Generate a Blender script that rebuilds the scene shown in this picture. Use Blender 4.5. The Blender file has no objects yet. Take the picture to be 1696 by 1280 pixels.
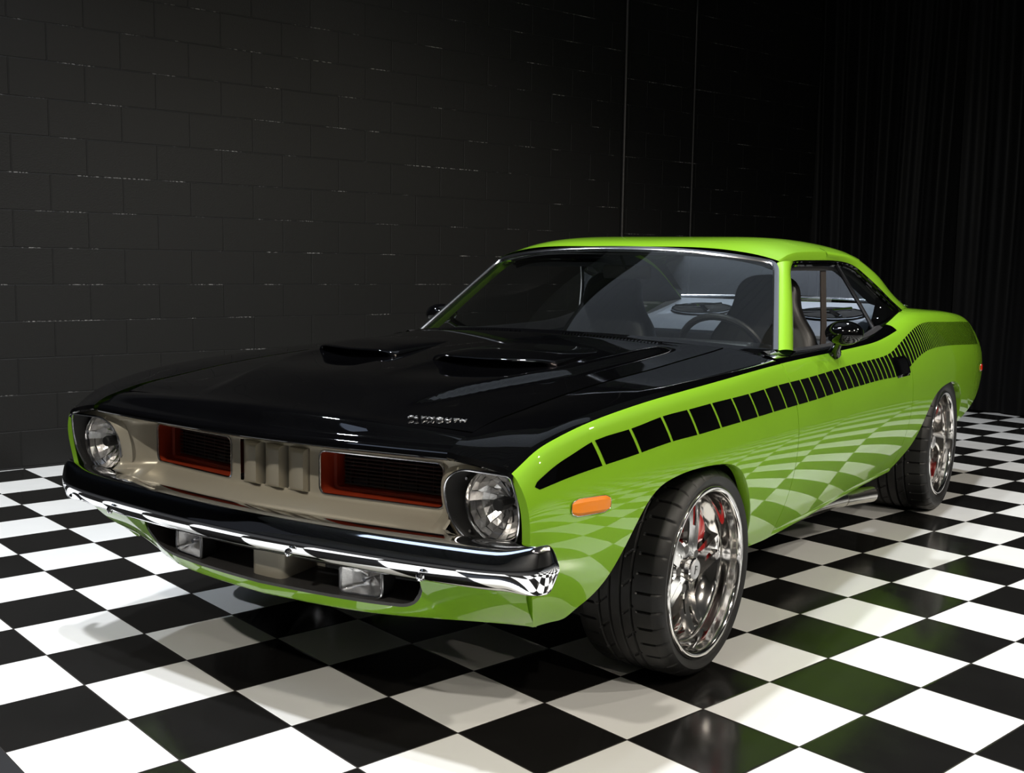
import bpy, math, random
import numpy as np
from mathutils import Vector, Matrix
random.seed(4)
scene = bpy.context.scene
COL = scene.collection
PI = math.pi
TILE = 0.3048

# ------------------------------------------------------------------ camera
cam_d = bpy.data.cameras.new('camera')
cam = bpy.data.objects.new('camera', cam_d)
COL.objects.link(cam)
cam.rotation_mode = 'XYZ'
cam.rotation_euler = (1.458124, -0.015544, 0.845253)
cam.location = (3.62001, -1.08891, 1.19878)
cam_d.sensor_width = 36.0
cam_d.lens = 1821.11 / 1696 * 36.0
cam_d.clip_end = 100
scene.camera = cam

# ------------------------------------------------------------------ world and exposure
world = bpy.data.worlds.new('world')
scene.world = world
world.use_nodes = True
world.node_tree.nodes['Background'].inputs[0].default_value = (0.80, 0.85, 1.0, 1)
world.node_tree.nodes['Background'].inputs[1].default_value = 0.02
scene.view_settings.view_transform = 'Standard'
scene.view_settings.look = 'None'
scene.view_settings.gamma = 1
scene.view_settings.use_curve_mapping = False
scene.view_settings.exposure = 0.0


def lamp(name, kind, loc, target, power, size=0.1, color=(1, 1, 1), spot=60, blend=0.4, sy=None):
    d = bpy.data.lights.new(name, kind)
    d.energy = power
    d.color = color
    if kind == 'AREA':
        d.shape = 'RECTANGLE' if sy else 'DISK'
        d.size = size
        if sy:
            d.size_y = sy
    elif kind == 'SPOT':
        d.shadow_soft_size = size
        d.spot_size = math.radians(spot)
        d.spot_blend = blend
    o = bpy.data.objects.new(name, d)
    COL.objects.link(o)
    o.location = loc
    o.rotation_euler = (Vector(target) - Vector(loc)).to_track_quat('-Z', 'Y').to_euler()
    return o


# studio lamps hanging under the ceiling
LAMPS = [
    # loc, target, power, radius, colour, cone angle, blend
    # the two bright white heads over the nose of the car
    ((0.62, -0.45, 4.5), (0.75, 0.6, 0.0), 620, 0.09, (0.93, 0.96, 1.0), 115, 0.5),
    ((0.95, 0.10, 4.5), (1.1, 2.0, 0.0), 620, 0.09, (0.93, 0.96, 1.0), 115, 0.5),
    # bluish heads along the block wall
    ((-1.7, 0.2, 4.4), (-1.2, 1.0, 0.0), 260, 0.08, (0.86, 0.92, 1.0), 90, 0.6),
    ((0.7, 4.6, 4.4), (0.9, 4.9, 0.0), 420, 0.10, (0.92, 0.95, 1.0), 100, 0.6),
    # warm heads on the camera's side
    ((5.6, 3.4, 4.2), (1.2, 2.6, 0.4), 330, 0.08, (1.0, 0.92, 0.80), 80, 0.6),
    ((5.2, 0.2, 4.2), (1.2, 1.6, 0.4), 330, 0.08, (1.0, 0.92, 0.80), 80, 0.6),
    ((2.6, -3.2, 4.2), (0.9, 1.0, 0.4), 470, 0.08, (1.0, 0.93, 0.82), 80, 0.6),
    ((4.4, 6.4, 4.2), (1.4, 4.2, 0.4), 286, 0.08, (1.0, 0.92, 0.80), 80, 0.6),
    # a row of small warm heads further off in the hall
    ((7.6, 1.2, 4.3), (1.6, 2.6, 0.4), 120, 0.07, (1.0, 0.90, 0.76), 50, 0.6),
    ((8.2, 3.4, 4.3), (1.6, 3.0, 0.4), 120, 0.07, (1.0, 0.90, 0.76), 50, 0.6),
    ((8.2, 5.6, 4.3), (1.6, 3.4, 0.4), 120, 0.07, (1.0, 0.90, 0.76), 50, 0.6),
    ((6.4, -1.8, 4.3), (1.4, 1.8, 0.4), 120, 0.07, (1.0, 0.90, 0.76), 50, 0.6),
]


# ------------------------------------------------------------------ materials
def mat(name, col, rough=0.5, metal=0.0, coat=0.0, coat_r=0.03, spec=0.5, emis=None, estr=1.0, trans=0.0, ior=1.5):
    m = bpy.data.materials.new(name)
    m.use_nodes = True
    b = m.node_tree.nodes['Principled BSDF']
    b.inputs['Base Color'].default_value = (*col, 1)
    b.inputs['Roughness'].default_value = rough
    b.inputs['Metallic'].default_value = metal
    b.inputs['Coat Weight'].default_value = coat
    b.inputs['Coat Roughness'].default_value = coat_r
    b.inputs['Specular IOR Level'].default_value = spec
    b.inputs['Transmission Weight'].default_value = trans
    b.inputs['IOR'].default_value = ior
    if emis:
        b.inputs['Emission Color'].default_value = (*emis, 1)
        b.inputs['Emission Strength'].default_value = estr
    return m


def noise_bump(m, scale=60, strength=0.1, dist=0.002, detail=4, coord='Object'):
    nt = m.node_tree
    tc = nt.nodes.new('ShaderNodeTexCoord')
    n = nt.nodes.new('ShaderNodeTexNoise')
    n.inputs['Scale'].default_value = scale
    n.inputs['Detail'].default_value = detail
    bp = nt.nodes.new('ShaderNodeBump')
    bp.inputs['Strength'].default_value = strength
    bp.inputs['Distance'].default_value = dist
    nt.links.new(tc.outputs[coord], n.inputs['Vector'])
    nt.links.new(n.outputs['Fac'], bp.inputs['Height'])
    nt.links.new(bp.outputs['Normal'], nt.nodes['Principled BSDF'].inputs['Normal'])
    return m


def noise_color(m, c1, c2, scale=8, detail=5, coord='Object'):
    nt = m.node_tree
    tc = nt.nodes.new('ShaderNodeTexCoord')
    n = nt.nodes.new('ShaderNodeTexNoise')
    n.inputs['Scale'].default_value = scale
    n.inputs['Detail'].default_value = detail
    r = nt.nodes.new('ShaderNodeValToRGB')
    r.color_ramp.elements[0].position = 0.35
    r.color_ramp.elements[1].position = 0.65
    r.color_ramp.elements[0].color = (*c1, 1)
    r.color_ramp.elements[1].color = (*c2, 1)
    nt.links.new(tc.outputs[coord], n.inputs['Vector'])
    nt.links.new(n.outputs['Fac'], r.inputs['Fac'])
    nt.links.new(r.outputs['Color'], nt.nodes['Principled BSDF'].inputs['Base Color'])
    return m


LIME = noise_color(mat('lime_paint', (0.207, 0.435, 0.016), 0.45, coat=1.0, coat_r=0.015, spec=0.12), (0.203, 0.428, 0.015), (0.211, 0.442, 0.017), 3)
GLOSS = noise_color(mat('black_paint', (0.004, 0.004, 0.005), 0.5, coat=1.0, coat_r=0.025, spec=0.0), (0.0009, 0.0009, 0.0011), (0.0013, 0.0013, 0.0015), 4)
DECAL = noise_color(mat('black_decal', (0.004, 0.004, 0.004), 0.5, coat=1.0, coat_r=0.03, spec=0.0), (0.0012, 0.0012, 0.0012), (0.0018, 0.0018, 0.0018), 4)
CHROME = noise_bump(mat('chrome', (0.86, 0.87, 0.90), 0.035, 1.0), 18, 0.02, 0.001)
POLISH = noise_bump(mat('polished_aluminium', (0.90, 0.88, 0.86), 0.09, 1.0), 30, 0.03, 0.001)
TRIM = noise_bump(mat('stainless_trim', (0.62, 0.62, 0.64), 0.16, 1.0), 40, 0.03, 0.001)
ARGENT = noise_bump(mat('argent_silver_paint', (0.46, 0.425, 0.34), 0.34, 0.35), 900, 0.05, 0.0005)
ORANGE = noise_color(mat('burnt_orange_paint', (0.30, 0.03, 0.006), 0.5), (0.27, 0.026, 0.006), (0.32, 0.034, 0.008), 20)
LETTER = noise_bump(mat('chrome_letter', (0.95, 0.95, 0.96), 0.28, 1.0), 200, 0.1, 0.001)
MATTE = noise_color(mat('matte_black', (0.012, 0.012, 0.012), 0.65), (0.010, 0.010, 0.010), (0.015, 0.015, 0.015), 30)
BLADE = noise_color(mat('satin_black_blades', (0.05, 0.05, 0.05), 0.35), (0.045, 0.045, 0.045), (0.055, 0.055, 0.055), 30)
DARKIN = noise_color(mat('dark_cavity', (0.006, 0.006, 0.006), 0.8), (0.005, 0.005, 0.005), (0.008, 0.008, 0.008), 20)
RUBBER = noise_bump(noise_color(mat('tyre_rubber', (0.016, 0.016, 0.016), 0.50), (0.006, 0.006, 0.006), (0.010, 0.0097, 0.0095), 25), 300, 0.1, 0.0006)
AMBER = noise_bump(mat('amber_lens', (0.86, 0.24, 0.002), 0.4, coat=0.15), 120, 0.2, 0.001)
REDLENS = noise_bump(mat('red_lens', (0.65, 0.02, 0.01), 0.15, coat=1.0), 120, 0.3, 0.002)
CALIPER = noise_bump(mat('red_caliper_paint', (0.55, 0.012, 0.012), 0.25, coat=1.0), 50, 0.1, 0.001)
IRON = noise_bump(mat('brake_iron', (0.16, 0.155, 0.15), 0.38, 1.0), 80, 0.1, 0.001)
VINYL = noise_bump(mat('black_vinyl', (0.014, 0.013, 0.013), 0.42), 260, 0.25, 0.001)
SHELFM = noise_bump(mat('grey_shelf_fabric', (0.33, 0.36, 0.41), 0.7), 400, 0.3, 0.001)
HEADL = noise_bump(mat('dark_headliner', (0.03, 0.03, 0.032), 0.85), 300, 0.2, 0.001)
CAPM = noise_color(mat('cap_enamel', (0.55, 0.56, 0.58), 0.3, 0.3, coat=0.6), (0.52, 0.53, 0.55), (0.58, 0.59, 0.61), 40)
BELTM = noise_bump(mat('seat_belt_webbing', (0.045, 0.036, 0.032), 0.6), 500, 0.3, 0.001)
EXHM = noise_bump(mat('steel_pipe', (0.62, 0.60, 0.56), 0.22, 1.0), 60, 0.1, 0.001)
REFL = mat('lamp_reflector', (0.90, 0.88, 0.86), 0.26, 1.0)
noise_bump(REFL, 90, 0.25, 0.002)


def thin_glass(name, tint, refl=1.0, ior=1.5, rough=0.0):
    m = bpy.data.materials.new(name)
    m.use_nodes = True
    nt = m.node_tree
    nt.nodes.clear()
    out = nt.nodes.new('ShaderNodeOutputMaterial')
    mix = nt.nodes.new('ShaderNodeMixShader')
    tr = nt.nodes.new('ShaderNodeBsdfTransparent')
    gl = nt.nodes.new('ShaderNodeBsdfGlossy')
    fr = nt.nodes.new('ShaderNodeFresnel')
    mul = nt.nodes.new('ShaderNodeMath')
    mul.operation = 'MULTIPLY'
    mul.inputs[1].default_value = refl
    mul.use_clamp = True
    # the same pane seen from inside must not reflect totally
    geo = nt.nodes.new('ShaderNodeNewGeometry')
    mr = nt.nodes.new('ShaderNodeMapRange')
    mr.inputs[3].default_value = ior
    mr.inputs[4].default_value = 1 / ior
    nt.links.new(geo.outputs['Backfacing'], mr.inputs[0])
    nt.links.new(mr.outputs[0], fr.inputs['IOR'])
    tr.inputs['Color'].default_value = (*tint, 1)
    gl.inputs['Roughness'].default_value = rough
    nt.links.new(fr.outputs[0], mul.inputs[0])
    nt.links.new(mul.outputs[0], mix.inputs[0])
    nt.links.new(tr.outputs[0], mix.inputs[1])
    nt.links.new(gl.outputs[0], mix.inputs[2])
    nt.links.new(mix.outputs[0], out.inputs[0])
    return m


GLASS = thin_glass('windshield_glass', (0.62, 0.66, 0.66), 1.5)
REARGLASS = thin_glass('tinted_rear_glass', (0.72, 0.75, 0.78), 1.0)
LENS = thin_glass('clear_lens', (0.95, 0.96, 0.97), 0.8)


# ------------------------------------------------------------------ mesh helpers
def link(name, verts, faces, m, parent=None, smooth=True, mats=None, midx=None, sharp=None):
    me = bpy.data.meshes.new(name)
    me.from_pydata([tuple(v) for v in verts], [], faces)
    me.update()
    for mm in (mats or [m]):
        me.materials.append(mm)
    if midx is not None:
        me.polygons.foreach_set('material_index', midx)
    me.polygons.foreach_set('use_smooth', [smooth] * len(me.polygons))
    if sharp is not None:
        try:
            me.set_sharp_from_angle(angle=math.radians(sharp))
        except Exception:
            pass
    o = bpy.data.objects.new(name, me)
    COL.objects.link(o)
    if parent is not None:
        o.parent = parent
    return o


class MB:
    """collects pieces into one mesh"""
    def __init__(self):
        self.v, self.f, self.m = [], [], []

    def add(self, v, f, mi=0):
        n = len(self.v)
        self.v += [tuple(p) for p in v]
        self.f += [tuple(i + n for i in q) for q in f]
        self.m += [mi] * len(f)

    def grid(self, P, flip=False, mi=0, closeu=False, closev=False):
        P = np.asarray(P, float)
        nv, nu = P.shape[:2]
        f = []
        for j in range(nv if closev else nv - 1):
            for i in range(nu if closeu else nu - 1):
                a, b = j * nu + i, j * nu + (i + 1) % nu
                c, d = ((j + 1) % nv) * nu + (i + 1) % nu, ((j + 1) % nv) * nu + i
                f.append((d, c, b, a) if flip else (a, b, c, d))
        self.add(P.reshape(-1, 3), f, mi)

    def box(self, c, s, rot=None, mi=0, bev=0.0):
        x, y, z = [q / 2 for q in s]
        if bev <= 0:
            v = [Vector(p) for p in ((-x, -y, -z), (x, -y, -z), (x, y, -z), (-x, y, -z), (-x, -y, z), (x, -y, z), (x, y, z), (-x, y, z))]
            f = [(3, 2, 1, 0), (4, 5, 6, 7), (0, 1, 5, 4), (1, 2, 6, 5), (2, 3, 7, 6), (3, 0, 4, 7)]
        else:
            b = min(bev, x * .9, y * .9, z * .9)
            v, f = [], []
            rings = [(-z, -b, 0), (-z + b, 0, 0), (z - b, 0, 0), (z, -b, 0)]
            n = 16
            def ring(zz, ins):
                o = []
                for cx, cy, a0 in ((x - b, y - b, 0), (-x + b, y - b, PI / 2), (-x + b, -y + b, PI), (x - b, -y + b, 1.5 * PI)):
                    for k in range(4):
                        a = a0 + k / 3 * PI / 2
                        r = b + ins
                        o.append(Vector((cx + r * math.cos(a), cy + r * math.sin(a), zz)))
                return o
            for zz, ins, _ in ((-z, -b * .9, 0), (-z + b * .3, -b * .3, 0), (-z + b, 0, 0), (z - b, 0, 0), (z - b * .3, -b * .3, 0), (z, -b * .9, 0)):
                v += ring(zz, ins)
            for j in range(5):
                for i in range(n):
                    f.append((j * n + i, j * n + (i + 1) % n, (j + 1) * n + (i + 1) % n, (j + 1) * n + i))
            f.append(tuple(range(n - 1, -1, -1)))
            f.append(tuple(range(5 * n, 6 * n)))
        M = rot if rot is not None else Matrix.Identity(3)
        self.add([Vector(c) + M @ p for p in v], f, mi)

    def tube(self, pts, r, n=10, closed=False, mi=0, cap=True, up=(0, 0, 1), sx=1.0):
        P = [Vector(p) for p in pts]
        rr = r if hasattr(r, '__len__') else [r] * len(P)
        rings = []
        N = len(P)
        for i, p in enumerate(P):
            a = P[(i - 1) % N] if (closed or i > 0) else p
            b = P[(i + 1) % N] if (closed or i < N - 1) else p
            t = (b - a).normalized()
            u = Vector(up)
            s = t.cross(u)
            if s.length < 1e-4:
                s = t.cross(Vector((1, 0, 0)))
            s.normalize()
            w = s.cross(t).normalized()
            rings.append([p + (s * math.cos(2 * PI * k / n) * sx + w * math.sin(2 * PI * k / n)) * rr[i] for k in range(n)])
        self.grid([[tuple(q) for q in g] for g in rings], closeu=True, closev=closed, mi=mi)
        if cap and not closed:
            b0 = len(self.v)
            self.add(rings[0], [tuple(range(n))], mi)
            self.add(rings[-1], [tuple(range(n - 1, -1, -1))], mi)

    def lathe(self, prof, n=48, axis='y', c=(0, 0, 0), mi=0, flip=False):
        """prof: list of (radius, along axis)"""
        P = []
        for r, h in prof:
            row = []
            for k in range(n):
                a = 2 * PI * k / n
                if axis == 'y':
                    row.append((c[0] + r * math.cos(a), c[1] + h, c[2] + r * math.sin(a)))
                elif axis == 'z':
                    row.append((c[0] + r * math.cos(a), c[1] + r * math.sin(a), c[2] + h))
                else:
                    row.append((c[0] + h, c[1] + r * math.cos(a), c[2] + r * math.sin(a)))
            P.append(row)
        self.grid(P, closeu=True, mi=mi, flip=flip)

    def build(self, name, m, parent=None, smooth=True, mats=None, sharp=35):
        return link(name, self.v, self.f, m, parent, smooth, mats, self.m if mats else None, sharp if smooth else None)


def spl(xs, ys):
    """natural cubic spline through the points, as a function"""
    xs = np.asarray(xs, float)
    ys = np.asarray(ys, float)
    if xs[0] > xs[-1]:
        xs, ys = xs[::-1], ys[::-1]
    n = len(xs)
    h = np.diff(xs)
    A = np.zeros((n, n))
    r = np.zeros(n)
    A[0, 0] = A[-1, -1] = 1
    for i in range(1, n - 1):
        A[i, i - 1], A[i, i], A[i, i + 1] = h[i - 1], 2 * (h[i - 1] + h[i]), h[i]
        r[i] = 6 * ((ys[i + 1] - ys[i]) / h[i] - (ys[i] - ys[i - 1]) / h[i - 1])
    M = np.linalg.solve(A, r)

    def f(x):
        x = np.asarray(x, float)
        xc = np.clip(x, xs[0], xs[-1])
        i = np.clip(np.searchsorted(xs, xc) - 1, 0, n - 2)
        a = (xs[i + 1] - xc) / h[i]
        b = 1 - a
        return a * ys[i] + b * ys[i + 1] + ((a ** 3 - a) * M[i] + (b ** 3 - b) * M[i + 1]) * h[i] ** 2 / 6
    return f


def pchip(xs, ys):
    """shape preserving cubic"""
    xs = np.asarray(xs, float)
    ys = np.asarray(ys, float)
    if xs[0] > xs[-1]:
        xs, ys = xs[::-1], ys[::-1]
    h = np.diff(xs)
    d = np.diff(ys) / h
    m = np.zeros(len(xs))
    for i in range(1, len(xs) - 1):
        if d[i - 1] * d[i] > 0:
            w1, w2 = 2 * h[i] + h[i - 1], h[i] + 2 * h[i - 1]
            m[i] = (w1 + w2) / (w1 / d[i - 1] + w2 / d[i])
    m[0], m[-1] = d[0], d[-1]

    def f(x):
        x = np.clip(np.asarray(x, float), xs[0], xs[-1])
        i = np.clip(np.searchsorted(xs, x) - 1, 0, len(xs) - 2)
        t = (x - xs[i]) / h[i]
        return ((2 * t ** 3 - 3 * t ** 2 + 1) * ys[i] + (t ** 3 - 2 * t ** 2 + t) * h[i] * m[i]
                + (-2 * t ** 3 + 3 * t ** 2) * ys[i + 1] + (t ** 3 - t ** 2) * h[i] * m[i + 1])
    return f


def curve3(pts, n):
    """n points along a smooth 3D spline through pts"""
    P = np.asarray(pts, float)
    if len(P) == 2:
        t = np.linspace(0, 1, n)[:, None]
        return P[0] * (1 - t) + P[1] * t
    d = np.r_[0, np.cumsum(np.linalg.norm(np.diff(P, axis=0), axis=1))]
    t = np.linspace(0, d[-1], n)
    return np.stack([spl(d, P[:, k])(t) for k in range(3)], 1)


def loft(curves, nu, nv, knots=None):
    """smooth surface through guide curves (each a list of 3D points); rows = across the curves"""
    C = np.stack([curve3(c, nu) for c in curves])
    if len(curves) == 2:
        t = np.linspace(0, 1, nv)[:, None, None]
        return C[0] * (1 - t) + C[1] * t
    if knots is None:
        d = np.r_[0, np.cumsum([np.mean(np.linalg.norm(C[i + 1] - C[i], axis=1)) for i in range(len(C) - 1)])]
    else:
        d = np.asarray(knots, float)
    t = np.linspace(d[0], d[-1], nv)
    out = np.zeros((nv, nu, 3))
    for i in range(nu):
        for k in range(3):
            out[:, i, k] = spl(d, C[:, i, k])(t)
    return out


def smooth01(t):
    t = np.clip(t, 0, 1)
    return t * t * (3 - 2 * t)


def mirror(P):
    Q = np.array(P, float)
    Q[..., 1] *= -1
    return Q


# ------------------------------------------------------------------ the room
def tagset(o, label=None, cat=None, group=None, kind=None):
    if label:
        o['label'] = label
    if cat:
        o['category'] = cat
    if group:
        o['group'] = group
    if kind:
        o['kind'] = kind
    return o


def floor_material():
    m = bpy.data.materials.new('checkered_tiles')
    m.use_nodes = True
    nt = m.node_tree
    b = nt.nodes['Principled BSDF']
    N, L = nt.nodes.new, nt.links.new
    tc = N('ShaderNodeTexCoord')
    sep = N('ShaderNodeSeparateXYZ')
    L(tc.outputs['Object'], sep.inputs[0])

    def math_(op, a, b_=None, clamp=False):
        n = N('ShaderNodeMath')
        n.operation = op
        n.use_clamp = clamp
        for i, q in enumerate((a, b_)):
            if q is None:
                continue
            if isinstance(q, (int, float)):
                n.inputs[i].default_value = q
            else:
                L(q, n.inputs[i])
        return n.outputs[0]
    ux = math_('DIVIDE', sep.outputs[0], TILE)
    uy = math_('DIVIDE', sep.outputs[1], TILE)
    par = math_('ADD', math_('FLOOR', ux), math_('FLOOR', uy))
    odd = math_('FLOORED_MODULO', par, 2.0)
    edges = []
    for u in (ux, uy):
        fr = math_('FRACT', u)
        d = math_('MINIMUM', fr, math_('SUBTRACT', 1.0, fr))
        edges.append(d)
    e = math_('MINIMUM', edges[0], edges[1])
    groove = math_('LESS_THAN', e, 0.0065)
    edge_h = math_('MULTIPLY', math_('MINIMUM', e, 0.016), 1 / 0.016)
    # per tile variation and smudges
    ns = N('ShaderNodeTexNoise')
    ns.inputs['Scale'].default_value = 3.0
    ns.inputs['Detail'].default_value = 6
    L(tc.outputs['Object'], ns.inputs['Vector'])
    mixw = N('ShaderNodeMix')
    mixw.data_type = 'RGBA'
    mixw.inputs[6].default_value = (0.74, 0.74, 0.72, 1)
    mixw.inputs[7].default_value = (0.80, 0.80, 0.79, 1)
    L(ns.outputs['Fac'], mixw.inputs[0])
    mixb = N('ShaderNodeMix')
    mixb.data_type = 'RGBA'
    mixb.inputs[6].default_value = (0.0060, 0.0058, 0.0055, 1)
    mixb.inputs[7].default_value = (0.011, 0.0105, 0.010, 1)
    L(ns.outputs['Fac'], mixb.inputs[0])
    mx = N('ShaderNodeMix')
    mx.data_type = 'RGBA'
    L(odd, mx.inputs[0])
    L(mixw.outputs[2], mx.inputs[6])
    L(mixb.outputs[2], mx.inputs[7])
    mg = N('ShaderNodeMix')
    mg.data_type = 'RGBA'
    L(groove, mg.inputs[0])
    L(mx.outputs[2], mg.inputs[6])
    mg.inputs[7].default_value = (0.035, 0.032, 0.030, 1)
    L(mg.outputs[2], b.inputs['Base Color'])
    sm = N('ShaderNodeTexNoise')
    sm.inputs['Scale'].default_value = 9.0
    sm.inputs['Detail'].default_value = 8
    sm.inputs['Roughness'].default_value = 0.65
    L(tc.outputs['Object'], sm.inputs['Vector'])
    mr = N('ShaderNodeMapRange')
    mr.inputs[1].default_value = 0.35
    mr.inputs[2].default_value = 0.75
    mr.inputs[3].default_value = 0.10
    mr.inputs[4].default_value = 0.22
    L(sm.outputs['Fac'], mr.inputs[0])
    L(mr.outputs[0], b.inputs['Roughness'])
    b.inputs['Specular IOR Level'].default_value = 0.42
    bp = N('ShaderNodeBump')
    bp.inputs['Strength'].default_value = 0.35
    bp.inputs['Distance'].default_value = 0.002
    L(edge_h, bp.inputs['Height'])
    L(bp.outputs['Normal'], b.inputs['Normal'])
    return m


def wall_material(name='black_painted_block'):
    m = bpy.data.materials.new(name)
    m.use_nodes = True
    nt = m.node_tree
    b = nt.nodes['Principled BSDF']
    N, L = nt.nodes.new, nt.links.new
    tc = N('ShaderNodeTexCoord')
    sep = N('ShaderNodeSeparateXYZ')
    L(tc.outputs['Object'], sep.inputs[0])
    cmb = N('ShaderNodeCombineXYZ')
    L(sep.outputs[0], cmb.inputs[0])
    L(sep.outputs[2], cmb.inputs[1])
    mp = N('ShaderNodeMapping')
    mp.inputs['Location'].default_value = (0.1, -0.010, 0)
    L(cmb.outputs[0], mp.inputs['Vector'])
    br = N('ShaderNodeTexBrick')
    br.inputs['Scale'].default_value = 1.0
    br.inputs['Brick Width'].default_value = 0.4064
    br.inputs['Row Height'].default_value = 0.2045
    br.inputs['Mortar Size'].default_value = 0.0045
    br.inputs['Mortar Smooth'].default_value = 0.6
    br.inputs['Color1'].default_value = (0.0030, 0.0030, 0.0029, 1)
    br.inputs['Color2'].default_value = (0.0035, 0.0034, 0.0033, 1)
    br.inputs['Mortar'].default_value = (0.0036, 0.0035, 0.0034, 1)
    L(mp.outputs[0], br.inputs['Vector'])
    # pale colour speckles paint glints of overhead light on the joint ledges
    n1 = N('ShaderNodeTexNoise')
    n1.inputs['Scale'].default_value = 4.0
    n1.inputs['Detail'].default_value = 6
    L(tc.outputs['Object'], n1.inputs['Vector'])
    n2 = N('ShaderNodeTexNoise')
    n2.inputs['Scale'].default_value = 70.0
    n2.inputs['Detail'].default_value = 3
    L(tc.outputs['Object'], n2.inputs['Vector'])
    r1 = N('ShaderNodeMapRange')
    r1.inputs[1].default_value = 0.53
    r1.inputs[2].default_value = 0.60
    L(n1.outputs['Fac'], r1.inputs[0])
    r2 = N('ShaderNodeMapRange')
    r2.inputs[1].default_value = 0.46
    r2.inputs[2].default_value = 0.60
    L(n2.outputs['Fac'], r2.inputs[0])
    mu = N('ShaderNodeMath')
    mu.operation = 'MULTIPLY'
    L(r1.outputs[0], mu.inputs[0])
    L(r2.outputs[0], mu.inputs[1])
    # only horizontal joints
    rz = N('ShaderNodeMath')
    rz.operation = 'DIVIDE'
    sub = N('ShaderNodeMath')
    sub.operation = 'SUBTRACT'
    L(sep.outputs[2], sub.inputs[0])
    sub.inputs[1].default_value = 0.010
    L(sub.outputs[0], rz.inputs[0])
    rz.inputs[1].default_value = 0.2045
    fr = N('ShaderNodeMath')
    fr.operation = 'FRACT'
    L(rz.outputs[0], fr.inputs[0])
    sb = N('ShaderNodeMath')
    sb.operation = 'SUBTRACT'
    L(fr.outputs[0], sb.inputs[0])
    sb.inputs[1].default_value = 0.5
    ab = N('ShaderNodeMath')
    ab.operation = 'ABSOLUTE'
    L(sb.outputs[0], ab.inputs[0])
    gt = N('ShaderNodeMath')
    gt.operation = 'GREATER_THAN'
    gt.inputs[1].default_value = 0.487
    L(ab.outputs[0], gt.inputs[0])
    mu2 = N('ShaderNodeMath')
    mu2.operation = 'MULTIPLY'
    L(mu.outputs[0], mu2.inputs[0])
    L(gt.outputs[0], mu2.inputs[1])
    mx = N('ShaderNodeMix')
    mx.data_type = 'RGBA'
    L(mu2.outputs[0], mx.inputs[0])
    L(br.outputs['Color'], mx.inputs[6])
    mx.inputs[7].default_value = (0.16, 0.155, 0.15, 1)
    L(mx.outputs[2], b.inputs['Base Color'])
    b.inputs['Roughness'].default_value = 0.55
    b.inputs['Specular IOR Level'].default_value = 0.25
    nb = N('ShaderNodeTexNoise')
    nb.inputs['Scale'].default_value = 110
    nb.inputs['Detail'].default_value = 6
    L(tc.outputs['Object'], nb.inputs['Vector'])
    b1 = N('ShaderNodeBump')
    b1.inputs['Strength'].default_value = 0.5
    b1.inputs['Distance'].default_value = 0.002
    L(nb.outputs['Fac'], b1.inputs['Height'])
    b2 = N('ShaderNodeBump')
    b2.inputs['Strength'].default_value = 1.0
    b2.inputs['Distance'].default_value = 0.002
    b2.invert = True
    L(br.outputs['Fac'], b2.inputs['Height'])
    L(b1.outputs['Normal'], b2.inputs['Normal'])
    L(b2.outputs['Normal'], b.inputs['Normal'])
    return m


def quad(name, pts, m, thick=None):
    return link(name, pts, [(0, 1, 2, 3)], m, smooth=False)


CEIL = 5.0
# floor: tiles end at the near left corner, dark slab below
fl = MB()
fl.box((2.4, (8.2 - TILE) / 2, -0.02), (10.4, 8.2 + TILE, 0.04))
floor = link('floor', fl.v, fl.f, floor_material(), smooth=False)
floor['kind'] = 'structure'

# black edging strip along the near edge of the tiles
em = mat('black_edging', (0.008, 0.008, 0.009), 0.45)
noise_bump(em, 200, 0.1, 0.001)
b = MB()
b.box((2.4, -TILE - 0.03, -0.025), (10.4, 0.06, 0.05))
o = b.build('trim_3', em, smooth=False)
o['kind'] = 'structure'

# block wall on the left: a slab whose local x runs along the wall
th = math.radians(-3)
nrm = Vector((math.cos(th), math.sin(th), 0))
along = Vector((-math.sin(th), math.cos(th), 0))
wm = MB()
wm.box((5.0, 0.10, CEIL / 2), (14.0, 0.20, CEIL))
wall = link('wall_left', wm.v, wm.f, wall_material(), smooth=False)
wall['kind'] = 'structure'
wall.matrix_world = Matrix(((along.x, -nrm.x, 0, nrm.x * -2.8 - along.x * 3), (along.y, -nrm.y, 0, nrm.y * -2.8 - along.y * 3), (0, 0, 1, 0), (0, 0, 0, 1)))
# the control joint and the conduit that climb the wall
PIPE = noise_bump(mat('black_painted_steel', (0.013, 0.012, 0.012), 0.4), 200, 0.1, 0.001)


def wallpt(s, off, z):
    p = nrm * (-2.8 + off) + along * s
    return (p.x, p.y, z)


def wall_s(p):
    return Vector(p).dot(along)


for k, (xy, r) in enumerate((((-2.5146, 5.5198, 0), 0.011), ((-2.472, 6.33, 0), 0.008))):
    s = wall_s(xy)
    b = MB()
    b.tube([wallpt(s, 0.004 + r, z) for z in (0.0, 1.7, 3.4, 4.98)], r, 10)
    o = b.build('trim_%d' % (k + 1), PIPE)
    o['kind'] = 'structure'

room = mat('dark_room_paint', (0.03, 0.03, 0.032), 0.7)
noise_bump(room, 30, 0.2, 0.003)
b = MB()
b.box((2.4, 8.75, CEIL / 2), (12.5, 0.2, CEIL))
o = b.build('wall_back', room, smooth=False)
o['kind'] = 'structure'
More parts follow.
